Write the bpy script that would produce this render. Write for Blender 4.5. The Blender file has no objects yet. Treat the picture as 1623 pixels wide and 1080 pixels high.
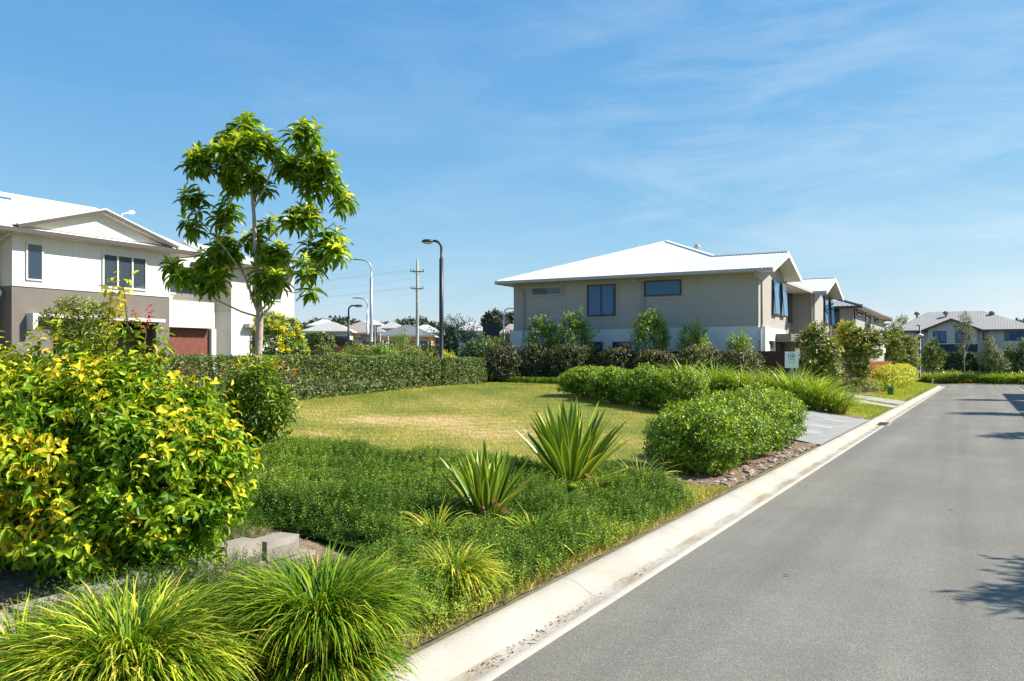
import bpy, math, random
import numpy as np
from mathutils import Vector
R = math.radians
rng = np.random.default_rng(11)
random.seed(5)
SC = bpy.context.scene
COL = SC.collection

# ------------------------------------------------------------------ camera, light, exposure
EYE = 2.2                       # eye height above the road
TH = R(29.17)                   # camera yaw to the left of the road's direction
FPX, HZ = 1330.0, 568.0         # focal length and horizon in photograph pixels
cam = bpy.data.objects.new("camera", bpy.data.cameras.new("camera"))
COL.objects.link(cam)
cam.location = (0, 0, EYE)
cam.rotation_euler = (R(90), 0, TH)
cam.data.sensor_width = 36
cam.data.lens = 36 * FPX / 1623
cam.data.shift_y = (HZ - 540) / 1623
cam.data.clip_end = 20000
cam.data.clip_start = 0.1
SC.camera = cam

SUN_EL, SUN_AZ = R(42), R(58)   # azimuth measured from +y (along the road) towards +x
w = bpy.data.worlds.new("World"); SC.world = w; w.use_nodes = True
nt = w.node_tree; nt.nodes.clear()
def N(nt, t, **kw):
    n = nt.nodes.new(t)
    for k, v in kw.items(): setattr(n, k, v)
    return n
sky = N(nt, 'ShaderNodeTexSky', sky_type='NISHITA', sun_disc=False)
sky.sun_elevation = SUN_EL; sky.sun_rotation = SUN_AZ
sky.air_density = 1.0; sky.dust_density = 0.25; sky.ozone_density = 2.2; sky.altitude = 20
tc = N(nt, 'ShaderNodeTexCoord')
mp = N(nt, 'ShaderNodeMapping'); mp.inputs['Rotation'].default_value = (R(10), R(-16), R(-25)); mp.inputs['Scale'].default_value = (3.6, 5.2, 17)
n1 = N(nt, 'ShaderNodeTexNoise'); n1.inputs['Scale'].default_value = 1.1; n1.inputs['Detail'].default_value = 9; n1.inputs['Roughness'].default_value = .62; n1.inputs['Distortion'].default_value = .5
mp2 = N(nt, 'ShaderNodeMapping'); mp2.inputs['Location'].default_value = (-.35, -.2, .15)
n2 = N(nt, 'ShaderNodeTexNoise'); n2.inputs['Scale'].default_value = 1.6; n2.inputs['Detail'].default_value = 2
r1 = N(nt, 'ShaderNodeMapRange'); r1.inputs[1].default_value = .42; r1.inputs[2].default_value = .74
r2 = N(nt, 'ShaderNodeMapRange'); r2.inputs[1].default_value = .36; r2.inputs[2].default_value = .66
mul = N(nt, 'ShaderNodeMath', operation='MULTIPLY')
mul2 = N(nt, 'ShaderNodeMath', operation='MULTIPLY'); mul2.inputs[1].default_value = .62
mix = N(nt, 'ShaderNodeMixRGB'); mix.inputs[2].default_value = (4.6, 5.2, 5.6, 1)
bg = N(nt, 'ShaderNodeBackground'); bg.inputs['Strength'].default_value = .1
out = N(nt, 'ShaderNodeOutputWorld')
L = nt.links.new
L(tc.outputs['Generated'], mp.inputs['Vector']); L(mp.outputs[0], n1.inputs['Vector'])
L(tc.outputs['Generated'], mp2.inputs['Vector']); L(mp2.outputs[0], n2.inputs['Vector'])
L(n1.outputs['Fac'], r1.inputs[0]); L(n2.outputs['Fac'], r2.inputs[0])
L(r1.outputs[0], mul.inputs[0]); L(r2.outputs[0], mul.inputs[1]); L(mul.outputs[0], mul2.inputs[0])
# the camera's response to the sky: one gain and one gamma per colour channel
sp = N(nt, 'ShaderNodeSeparateColor'); cb = N(nt, 'ShaderNodeCombineColor'); L(sky.outputs[0], sp.inputs[0])
for i, (gain, gam) in enumerate(((.535, 1.09), (1.215, .67), (2.64, .32))):
    pw_ = N(nt, 'ShaderNodeMath', operation='POWER'); pw_.inputs[1].default_value = gam; L(sp.outputs[i], pw_.inputs[0])
    ml_ = N(nt, 'ShaderNodeMath', operation='MULTIPLY'); ml_.inputs[1].default_value = gain; L(pw_.outputs[0], ml_.inputs[0]); L(ml_.outputs[0], cb.inputs[i])
# the cirrus lies mostly over the right-hand part of the sky
dv = N(nt, 'ShaderNodeVectorMath', operation='DOT_PRODUCT'); dv.inputs[1].default_value = (math.cos(TH), math.sin(TH), 0); L(tc.outputs['Generated'], dv.inputs[0])
dr = N(nt, 'ShaderNodeMapRange'); dr.inputs[1].default_value = -.35; dr.inputs[2].default_value = .3; dr.inputs[3].default_value = .1; dr.inputs[4].default_value = 1.0; L(dv.outputs['Value'], dr.inputs[0])
mul3 = N(nt, 'ShaderNodeMath', operation='MULTIPLY'); L(mul2.outputs[0], mul3.inputs[0]); L(dr.outputs[0], mul3.inputs[1])
L(mul3.outputs[0], mix.inputs[0]); L(cb.outputs[0], mix.inputs[1]); L(mix.outputs[0], bg.inputs[0]); L(bg.outputs[0], out.inputs[0])

sun = bpy.data.objects.new("sun", bpy.data.lights.new("sun", 'SUN')); COL.objects.link(sun)
sun.data.energy = 4.7; sun.data.angle = R(.53); sun.data.color = (1, .94, .84)
TOSUN = Vector((math.sin(SUN_AZ)*math.cos(SUN_EL), math.cos(SUN_AZ)*math.cos(SUN_EL), math.sin(SUN_EL)))
sun.rotation_euler = TOSUN.to_track_quat('Z', 'Y').to_euler()
vs = SC.view_settings
vs.view_transform = 'Standard'; vs.look = 'None'; vs.gamma = 1; vs.exposure = .9; vs.use_curve_mapping = False
SC.cycles.max_bounces = 8; SC.cycles.transparent_max_bounces = 10
SC.cycles.sample_clamp_indirect = 6

# ------------------------------------------------------------------ terrain and placing helpers
ct, st_ = math.cos(TH), math.sin(TH)
def smooth(a, b, x):
    t = np.clip((x-a)/(b-a), 0, 1); return t*t*(3-2*t)
def base(s): return -.006*np.clip(s, -30, 110)
U1 = [0, .5, 2.0, 2.5, 5, 17, 33, 60, 140, 400, 4000]; Z1 = [.12, .15, .22, .33, .50, .72, 1.5, 1.8, .3, -2, -6]
U2 = [0, .5, 3, 6, 9, 20, 33, 60, 140, 400, 4000]; Z2 = [.12, .18, .5, .9, 1.15, 1.25, 1.6, 1.8, .3, -2, -6]
U3 = [0, .5, 3, 6, 12, 30, 60, 140, 400, 4000]; Z3 = [.12, .18, .5, .8, 1.0, 1.1, 1.0, .3, -2, -6]
def T(r, s):
    """height of the ground at (across the road, along the road)"""
    r = np.asarray(r, float); s = np.asarray(s, float)
    u = np.where(r < 0, -3.48-r, r-3.5)
    w = smooth(14, 33, s); w3 = smooth(60, 85, s)
    left = np.interp(u, U1, Z1)*(1-w) + np.interp(u, U2, Z2)*w
    left = left*(1-w3) + np.interp(u, U3, Z3)*w3
    right = np.interp(u, [0, 2, 10, 400, 4000], [.12, .25, .5, -1, -5])
    z = np.where(r < 0, left, right)
    onroad = (r > -3.3) & (r < 3.3) & (s < 94.3)
    corner = (r > -6.95) & (r < 0) & (s > 90) & (np.hypot(r+6.95, s-90) > 3.6)
    cross = (s > 93.7) & (s < 102)
    z = np.where(onroad | corner | cross, -.09, z)
    z = np.where(s >= 102, np.interp(s, [102, 103, 106, 112, 200, 600, 5000], [.1, .14, .3, .45, .2, -1, -6]), z)
    return z + base(s)
def Tz(r, s): return float(T(r, s))
def ray(px, py):
    a = (px-811.)/FPX
    return np.array([ct*a-st_, st_*a+ct, (HZ-py)/FPX])
def G(px, py):
    """ground point seen at a photo pixel"""
    d = ray(px, py); t = np.linspace(1.5, 170, 30000); P = d[:, None]*t
    i = np.argmax(T(P[0], P[1]) > EYE+P[2])
    return float(P[0][i]), float(P[1][i])
def W(px, py, plane_r):
    """point seen at a photo pixel on the upright plane r = const: (s, z)"""
    d = ray(px, py); t = plane_r/d[0]; return float(d[1]*t), float(EYE+d[2]*t)
def WS(px, py, plane_s):
    """the same on the plane s = const: (r, z)"""
    d = ray(px, py); t = plane_s/d[1]; return float(d[0]*t), float(EYE+d[2]*t)
def at(px, D, py=None):
    a = (px-811.)/FPX
    r, s = (ct*a-st_)*D, (st_*a+ct)*D
    return r, s, (Tz(r, s) if py is None else EYE+(HZ-py)/FPX*D)

# ------------------------------------------------------------------ mesh builder
class MB:
    def __init__(self): self.V = []; self.F = []; self.A = []; self.n = 0
    def add(self, v, f, tint=0.5):
        v = np.asarray(v, float).reshape(-1, 3)
        for ff in (f if isinstance(f, tuple) else (f,)):
            self.F.append(np.asarray(ff, np.int64)+self.n)
        self.V.append(v); t = np.broadcast_to(np.asarray(tint, float), (len(v),)); self.A.append(t); self.n += len(v)
        return self
    def box(self, x0, x1, y0, y1, z0, z1):
        v = [(x, y, z) for x in (x0, x1) for y in (y0, y1) for z in (z0, z1)]
        return self.add(v, [[0, 1, 3, 2], [4, 6, 7, 5], [0, 4, 5, 1], [2, 3, 7, 6], [0, 2, 6, 4], [1, 5, 7, 3]])
    def obox(self, o, a, n, a0, a1, z0, z1, n0, n1):
        """box in the frame (along a, up, outward n) from the point o"""
        o = np.array(o, float); a = np.array(a, float); n = np.array(n, float); k = np.array((0, 0, 1.))
        v = [o+a*x+n*y+k*z for x in (a0, a1) for y in (n0, n1) for z in (z0, z1)]
        return self.add(v, [[0, 1, 3, 2], [4, 6, 7, 5], [0, 4, 5, 1], [2, 3, 7, 6], [0, 2, 6, 4], [1, 5, 7, 3]])
    def poly(self, pts):
        return self.add(pts, [list(range(len(pts)))])
    def slab(self, pts, th=.06):
        p = np.array(pts, float); n = len(p); q = p-np.array((0, 0, th)); v = np.vstack([p, q])
        self.add(v, ([list(range(n))], [list(range(2*n-1, n-1, -1))], [[i, n+i, n+(i+1) % n, (i+1) % n] for i in range(n)]))
        return self
    def beam(self, p, q, wd, ht, up=(0, 0, 1)):
        p = np.array(p, float); q = np.array(q, float); d = q-p; ln = np.linalg.norm(d); d /= ln
        u = np.array(up, float); s = np.cross(d, u); s /= np.linalg.norm(s); u = np.cross(s, d)
        v = [p+d*ln*t+s*wd*a+u*ht*b for t in (0, 1) for a in (-.5, .5) for b in (-.5, .5)]
        return self.add(v, [[0, 1, 3, 2], [4, 6, 7, 5], [0, 4, 5, 1], [2, 3, 7, 6], [0, 2, 6, 4], [1, 5, 7, 3]])
    def tube(self, pts, rad, n=8, cap=True, tint=.5):
        P = np.array(pts, float); k = len(P); rad = np.broadcast_to(np.asarray(rad, float), (k,))
        tan = np.gradient(P, axis=0); tan /= np.linalg.norm(tan, axis=1)[:, None]+1e-12
        ref = np.array((0, 0, 1.)) if abs(tan[0][2]) < .9 else np.array((1., 0, 0))
        e1 = np.cross(tan, ref); e1 /= np.linalg.norm(e1, axis=1)[:, None]+1e-12; e2 = np.cross(tan, e1)
        a = np.arange(n)*2*np.pi/n
        v = P[:, None]+rad[:, None, None]*(e1[:, None]*np.cos(a)[None, :, None]+e2[:, None]*np.sin(a)[None, :, None])
        f = [[i*n+j, i*n+(j+1) % n, (i+1)*n+(j+1) % n, (i+1)*n+j] for i in range(k-1) for j in range(n)]
        fs = (f,)
        if cap: fs = (f, [list(range(n))], [list(range((k-1)*n, k*n))])
        return self.add(v.reshape(-1, 3), fs, tint)
    def lathe(self, prof, c=(0, 0, 0), n=16):
        c = np.array(c, float); a = np.arange(n)*2*np.pi/n; k = len(prof)
        v = np.array([[c+np.array((r*np.cos(t), r*np.sin(t), z)) for t in a] for r, z in prof])
        f = [[i*n+j, i*n+(j+1) % n, (i+1)*n+(j+1) % n, (i+1)*n+j] for i in range(k-1) for j in range(n)]
        return self.add(v.reshape(-1, 3), (f, [list(range(n))], [list(range((k-1)*n, k*n))]))
    def build(self, name, mat, parent=None, loc=None, smooth_=False, world=False, tint=True):
        """link as ONE mesh object; world=True: vertices are in world space and become local to the parent / loc"""
        V = np.vstack(self.V)
        if world:
            V = V-np.array(parent.location if parent is not None and loc is None else (loc if loc is not None else (0, 0, 0)), float)
            if parent is not None and parent.parent is not None and loc is None: V = V-np.array(parent.parent.location, float)
        m = bpy.data.meshes.new(name)
        tot = np.concatenate([np.full(len(f), f.shape[1]) for f in self.F]); idx = np.concatenate([f.ravel() for f in self.F])
        m.vertices.add(len(V)); m.vertices.foreach_set('co', V.astype(np.float32).ravel())
        m.loops.add(len(idx)); m.loops.foreach_set('vertex_index', idx.astype(np.int32))
        m.polygons.add(len(tot)); m.polygons.foreach_set('loop_start', (np.cumsum(tot)-tot).astype(np.int32))
        try: m.polygons.foreach_set('loop_total', tot.astype(np.int32))
        except Exception: pass
        m.polygons.foreach_set('use_smooth', np.full(len(tot), bool(smooth_)))
        at_ = m.attributes.new('tint', 'FLOAT', 'POINT'); at_.data.foreach_set('value', np.concatenate(self.A).astype(np.float32))
        m.update(calc_edges=True); m.validate()
        m.materials.append(mat)
        o = bpy.data.objects.new(name, m); COL.objects.link(o)
        if parent is not None: o.parent = parent
        elif loc is not None: o.location = loc
        return o
def tag(o, label=None, cat=None, group=None, kind=None):
    if label: o['label'] = label
    if cat: o['category'] = cat
    if group: o['group'] = group
    if kind: o['kind'] = kind
    return o
def thing(name, label, cat, loc, rz=0, group=None):
    o = bpy.data.objects.new(name, None); COL.objects.link(o); o.empty_display_size = .2
    o.location = loc; o.rotation_euler = (0, 0, rz)
    return tag(o, label, cat, group)
def copy_thing(root, loc, rz=0, sc=1, label=None, group=None):
    c = root.copy(); COL.objects.link(c); c.location = loc; c.rotation_euler = (0, 0, rz)
    c.scale = (sc, sc, sc) if not hasattr(sc, '__len__') else sc
    if label: c['label'] = label
    if group: c['group'] = group
    for ch in list(root.children):
        k = ch.copy(); COL.objects.link(k); k.parent = c
        for g in list(ch.children):
            d = g.copy(); COL.objects.link(d); d.parent = k
    return c

# ------------------------------------------------------------------ materials
def newmat(name):
    m = bpy.data.materials.new(name); m.use_nodes = True; n = m.node_tree; n.nodes.clear()
    o = N(n, 'ShaderNodeOutputMaterial'); p = N(n, 'ShaderNodeBsdfPrincipled'); n.links.new(p.outputs[0], o.inputs[0])
    return m, n, p, o
def ramp(n, fac, stops):
    r = N(n, 'ShaderNodeValToRGB'); e = r.color_ramp.elements
    while len(e) < len(stops): e.new(.5)
    for i, (p, c) in enumerate(stops): e[i].position = p; e[i].color = (*c, 1)
    n.links.new(fac, r.inputs[0]); return r.outputs[0]
def math_(n, op, a, b=None):
    m = N(n, 'ShaderNodeMath', operation=op)
    for i, v in enumerate((a, b)):
        if v is None: continue
        if isinstance(v, (int, float)): m.inputs[i].default_value = v
        else: n.links.new(v, m.inputs[i])
    return m.outputs[0]
def pbr(name, col, rough=.6, var=.12, scale=3, fine=0, bump=0, bscale=40, metal=0, spec=.5, groove=None, wave=None):
    """plain surface with cloudy colour variation; groove=(axes, spacing, width, depth); wave=(axis, spacing, depth)"""
    m, n, p, o = newmat(name); l = n.links.new
    t = N(n, 'ShaderNodeTexCoord'); no = N(n, 'ShaderNodeTexNoise'); no.inputs['Scale'].default_value = scale; no.inputs['Detail'].default_value = 6
    l(t.outputs['Object'], no.inputs['Vector'])
    c0 = [x*(1-var) for x in col]; c1 = [min(1, x*(1+var)) for x in col]
    cc = ramp(n, no.outputs['Fac'], [(.3, c0), (.7, c1)])
    hts = []
    if fine:
        nf = N(n, 'ShaderNodeTexNoise'); nf.inputs['Scale'].default_value = bscale; nf.inputs['Detail'].default_value = 3; l(t.outputs['Object'], nf.inputs['Vector'])
        mx = N(n, 'ShaderNodeMixRGB', blend_type='MULTIPLY'); mx.inputs[0].default_value = fine
        l(cc, mx.inputs[1]); l(ramp(n, nf.outputs['Fac'], [(.3, (.45,)*3), (.7, (1.25,)*3)]), mx.inputs[2]); cc = mx.outputs[0]
    if bump:
        nb = N(n, 'ShaderNodeTexNoise'); nb.inputs['Scale'].default_value = bscale; nb.inputs['Detail'].default_value = 4; l(t.outputs['Object'], nb.inputs['Vector'])
        hts.append(math_(n, 'MULTIPLY', nb.outputs['Fac'], bump))
    sx = N(n, 'ShaderNodeSeparateXYZ'); l(t.outputs['Object'], sx.inputs[0])
    def ax(a):
        v = None
        for ch in a:
            q = sx.outputs['XYZ'.index(ch)]; v = q if v is None else math_(n, 'ADD', v, q)
        return v
    if groove:
        a, sp, wd, dp = groove
        fr = math_(n, 'FRACT', math_(n, 'DIVIDE', math_(n, 'ADD', ax(a), 1000.), sp))
        g = math_(n, 'LESS_THAN', fr, wd/sp)
        hts.append(math_(n, 'MULTIPLY', g, -dp))
        mx = N(n, 'ShaderNodeMixRGB', blend_type='MULTIPLY'); l(g, mx.inputs[0]); l(cc, mx.inputs[1]); mx.inputs[2].default_value = (.84, .84, .84, 1); cc = mx.outputs[0]
    if wave:
        a, sp, dp = wave
        sn = math_(n, 'SINE', math_(n, 'MULTIPLY', ax(a), 2*math.pi/sp))
        hts.append(math_(n, 'MULTIPLY', sn, dp))
    if hts:
        h = hts[0]
        for q in hts[1:]: h = math_(n, 'ADD', h, q)
        b = N(n, 'ShaderNodeBump'); b.inputs['Distance'].default_value = 1; b.inputs['Strength'].default_value = 1; l(h, b.inputs['Height']); l(b.outputs[0], p.inputs['Normal'])
    l(cc, p.inputs['Base Color']); p.inputs['Roughness'].default_value = rough; p.inputs['Metallic'].default_value = metal; p.inputs['Specular IOR Level'].default_value = spec
    return m
def leafmat(name, stops, trans=.35, rough=.42, spec=.45, tboost=(1.3, 1.3, .4)):
    m, n, p, o = newmat(name); l = n.links.new
    a = N(n, 'ShaderNodeAttribute', attribute_name='tint'); c = ramp(n, a.outputs['Fac'], stops)
    gi = N(n, 'ShaderNodeNewGeometry')
    hv = N(n, 'ShaderNodeHueSaturation'); hv.inputs['Hue'].default_value = .5
    l(math_(n, 'ADD', math_(n, 'MULTIPLY', gi.outputs['Random Per Island'], .9), .6), hv.inputs['Value']); l(c, hv.inputs['Color'])
    c = hv.outputs[0]
    l(c, p.inputs['Base Color']); p.inputs['Roughness'].default_value = rough; p.inputs['Specular IOR Level'].default_value = spec
    tr = N(n, 'ShaderNodeBsdfTranslucent')
    mx = N(n, 'ShaderNodeMixRGB', blend_type='MULTIPLY'); mx.inputs[0].default_value = 1; mx.inputs[2].default_value = (*tboost, 1); l(c, mx.inputs[1]); l(mx.outputs[0], tr.inputs[0])
    ms = N(n, 'ShaderNodeMixShader'); ms.inputs[0].default_value = trans; l(p.outputs[0], ms.inputs[1]); l(tr.outputs[0], ms.inputs[2]); ms.inputs[0].default_value = trans*.75; l(ms.outputs[0], o.inputs[0])
    return m
def glassmat(name, tintc=(.03, .045, .07), clear=.0, rough=.03, spec=.8, coat=.3):
    m, n, p, o = newmat(name); l = n.links.new
    p.inputs['Base Color'].default_value = (*tintc, 1); p.inputs['Roughness'].default_value = rough; p.inputs['Specular IOR Level'].default_value = spec
    p.inputs['Coat Weight'].default_value = coat; p.inputs['Coat Roughness'].default_value = .02
    if clear:
        t = N(n, 'ShaderNodeBsdfTransparent'); t.inputs[0].default_value = (.62, .68, .72, 1); ms = N(n, 'ShaderNodeMixShader'); ms.inputs[0].default_value = clear
        l(p.outputs[0], ms.inputs[1]); l(t.outputs[0], ms.inputs[2]); l(ms.outputs[0], o.inputs[0])
    return m
M = {}
M['white_render'] = pbr('white_render', (.66, .65, .61), .8, .05, 1.2, bump=.002, bscale=60)
M['white_board'] = pbr('white_board', (.70, .685, .64), .7, .03, 1.0, groove=('XY', .30, .012, .004))
M['cream_board'] = pbr('cream_board', (.62, .58, .50), .7, .05, 1.0, groove=('Z', .30, .012, .006))
M['cream'] = pbr('cream', (.68, .66, .58), .7, .04, 1.0)
M['grey_render'] = pbr('grey_render', (.165, .145, .125), .85, .07, 1.5, bump=.002, bscale=60)
M['taupe_board'] = pbr('taupe_board', (.385, .355, .315), .7, .05, .8, groove=('XY', .22, .012, .005))
M['taupe'] = pbr('taupe', (.44, .385, .315), .7, .06, .8)
M['trim_taupe'] = pbr('trim_taupe', (.42, .39, .34), .5, .04, 2)
M['trim_brown'] = pbr('trim_brown', (.075, .06, .05), .5, .05, 2)
M['trim_cream'] = pbr('trim_cream', (.66, .63, .56), .5, .04, 2)
M['roof_white_x'] = pbr('roof_white_x', (.86, .86, .85), .35, .02, .6, wave=('X', .19, .012))
M['roof_white_y'] = pbr('roof_white_y', (.84, .83, .80), .35, .02, .6, wave=('Y', .19, .012))
M['roof_grey_x'] = pbr('roof_grey_x', (.34, .315, .285), .6, .05, .6, wave=('X', .3, .004))
M['roof_tile'] = pbr('roof_tile', (.42, .39, .36), .6, .15, 5, groove=('Z', .12, .035, .03), wave=('XY', .3, .02))
M['roof_brown'] = pbr('roof_brown', (.33, .27, .23), .6, .08, 1)
M['roof_dark'] = pbr('roof_dark', (.17, .17, .17), .6, .08, 1)
M['roof_pale'] = pbr('roof_pale', (.46, .42, .37), .5, .05, 1)
M['roof_distant'] = pbr('roof_distant', (.55, .54, .52), .6, .05, 1)
M['roof_white'] = pbr('roof_white', (.82, .82, .80), .5, .03, 1)
M['wall_pale'] = pbr('wall_pale', (.50, .49, .46), .8, .05, .8, groove=('XY', 1.2, .03, .006))
M['wall_ochre'] = pbr('wall_ochre', (.62, .36, .13), .8, .06, 1)
M['wall_grey'] = pbr('wall_grey', (.36, .35, .33), .8, .06, 1, groove=('Z', .2, .012, .006))
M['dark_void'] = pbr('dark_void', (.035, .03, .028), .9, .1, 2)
M['dark_navy'] = pbr('dark_navy', (.035, .045, .06), .6, .1, 2, groove=('Z', .45, .02, .006))
M['garage_red'] = pbr('garage_red', (.20, .062, .046), .5, .2, 4, groove=('Z', .09, .014, .006))
M['garage_brown'] = pbr('garage_brown', (.16, .085, .065), .6, .15, 4, groove=('Z', .2, .015, .006))
M['black_metal'] = pbr('black_metal', (.02, .021, .024), .45, .1, 3)
M['dark_frame'] = pbr('dark_frame', (.03, .032, .036), .4, .1, 3)
M['galv'] = pbr('galv', (.42, .44, .45), .42, .06, 3, metal=.4)
M['iron'] = pbr('iron', (.11, .105, .10), .7, .2, 8)
M['white_metal'] = pbr('white_metal', (.72, .73, .74), .45, .04, 3)
M['lens'] = pbr('lens', (.6, .62, .64), .2, .05, 5)
M['glass'] = glassmat('glass', (.02, .04, .07), spec=.6, coat=.3)
M['glass_sky_tint'] = glassmat('glass_sky_tint', (.025, .13, .28), spec=.3, coat=.15)  # blue base colour stands in for the sky reflected in the panes
M['glass_clear'] = glassmat('glass_clear', (.05, .07, .09), .72, spec=.5)
M['blind'] = pbr('blind', (.62, .66, .68), .8, .04, 3)
M['timber_dark'] = pbr('timber_dark', (.075, .032, .022), .75, .25, 6, fine=.3, bscale=30)
M['timber_grey'] = pbr('timber_grey', (.28, .23, .19), .8, .2, 6, fine=.3, bscale=30)
M['timber_orange'] = pbr('timber_orange', (.33, .11, .045), .75, .2, 6, fine=.3, bscale=30)
M['pole_wood'] = pbr('pole_wood', (.36, .37, .30), .85, .2, 5, fine=.4, bscale=25)
M['bark_pale'] = pbr('bark_pale', (.44, .35, .27), .85, .2, 9, fine=.5, bscale=45, bump=.006)
M['bark_dark'] = pbr('bark_dark', (.12, .08, .055), .9, .25, 12, fine=.5, bscale=60, bump=.006)
M['block_top'] = pbr('block_top', (.29, .255, .21), .95, .1, 5, fine=.12, bscale=25)
M['stone'] = pbr('stone', (.40, .33, .27), .85, .25, 14, fine=.4, bscale=70, bump=.008)
M['sign_white'] = pbr('sign_white', (.78, .79, .77), .4, .02, 2)
M['sign_black'] = pbr('sign_black', (.02, .02, .02), .5, .02, 2)
M['sign_green'] = pbr('sign_green', (.25, .5, .38), .5, .02, 2)
M['pillar_green'] = pbr('pillar_green', (.03, .15, .07), .45, .08, 3)
M['paint_white'] = pbr('paint_white', (.34, .34, .325), .8, .15, 8, fine=.4, bscale=60)
M['sail_navy'] = pbr('sail_navy', (.045, .055, .08), .8, .1, 1)
M['sail_cream'] = pbr('sail_cream', (.62, .52, .42), .8, .05, 1)
M['pink'] = leafmat('pink', [(0, (.35, .05, .08)), (1, (.6, .12, .15))], .35)
M['yellow_flower'] = leafmat('yellow_flower', [(0, (.66, .58, .01)), (1, (.82, .74, .03))], .25)
M['chips'] = pbr('chips', (.30, .19, .12), .9, .3, 20, fine=.5, bscale=60)
M['mulch'] = pbr('mulch', (.30, .20, .13), .95, .35, 14, fine=.8, bscale=75, bump=.03)
M['soil'] = pbr('soil', (.13, .10, .07), .95, .3, 6, fine=.7, bscale=45, bump=.02)
# greens
g = lambda n, *st, **k: M.__setitem__(n, leafmat(n, list(st), **k))
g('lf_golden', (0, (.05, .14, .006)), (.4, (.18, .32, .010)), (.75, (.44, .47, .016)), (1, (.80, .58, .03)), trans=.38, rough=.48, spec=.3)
g('lf_redtip', (0, (.06, .13, .010)), (.6, (.28, .38, .02)), (.88, (.52, .48, .03)), (1, (.52, .13, .05)), trans=.35)
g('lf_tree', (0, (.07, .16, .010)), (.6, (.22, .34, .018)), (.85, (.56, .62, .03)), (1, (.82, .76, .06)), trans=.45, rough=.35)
g('lf_hedge', (0, (.03, .06, .012)), (.6, (.115, .175, .03)), (1, (.40, .44, .12)), trans=.22, rough=.42, spec=.4)
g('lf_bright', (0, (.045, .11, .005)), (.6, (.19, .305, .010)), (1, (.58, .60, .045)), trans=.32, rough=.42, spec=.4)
g('lf_clip', (0, (.02, .032, .01)), (.6, (.065, .08, .022)), (.9, (.24, .20, .045)), (1, (.36, .24, .06)), trans=.2, rough=.4)
g('lf_screen', (0, (.06, .13, .018)), (.6, (.19, .29, .03)), (1, (.46, .52, .06)), trans=.3, rough=.34)
g('lf_magnolia', (0, (.05, .10, .012)), (.6, (.14, .21, .025)), (.88, (.42, .40, .04)), (1, (.56, .34, .06)), trans=.25, rough=.34)
g('lf_yellowhedge', (0, (.16, .25, .015)), (.5, (.46, .48, .03)), (1, (.74, .60, .06)), trans=.32)
g('lf_olive', (0, (.09, .125, .02)), (.6, (.23, .27, .04)), (1, (.45, .42, .06)), trans=.25)
g('lf_gum', (0, (.10, .13, .06)), (.6, (.22, .26, .11)), (1, (.40, .33, .17)), trans=.22)
g('lf_dark', (0, (.02, .05, .014)), (.6, (.05, .10, .025)), (1, (.12, .17, .04)), trans=.22)
g('lf_far', (0, (.05, .07, .05)), (.6, (.09, .115, .07)), (1, (.15, .17, .09)), trans=.1, spec=.2)  # far foliage, lightened slightly to carry distance haze in its colour
g('lf_strap', (0, (.02, .08, .005)), (.45, (.10, .22, .009)), (.85, (.42, .46, .025)), (1, (.72, .58, .10)), trans=.34, rough=.5, spec=.2)
g('lf_lom', (0, (.06, .15, .012)), (.5, (.22, .35, .022)), (1, (.54, .58, .11)), trans=.3, rough=.35)
g('lf_agave', (0, (.06, .13, .014)), (.45, (.17, .27, .022)), (.8, (.62, .64, .08)), (1, (.80, .72, .16)), trans=.15, rough=.38)
g('lf_dead', (0, (.12, .06, .03)), (1, (.4, .2, .06)), trans=.15, rough=.7)
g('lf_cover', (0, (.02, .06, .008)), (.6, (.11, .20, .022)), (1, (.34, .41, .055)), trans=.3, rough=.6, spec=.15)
g('lf_lawn', (0, (.20, .26, .03)), (.5, (.46, .40, .075)), (1, (.80, .58, .29)), trans=.2, rough=.6, spec=.2)
g('lf_turf', (0, (.19, .24, .015)), (.5, (.36, .40, .035)), (1, (.56, .50, .10)), trans=.25, rough=.6, spec=.2)

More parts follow.
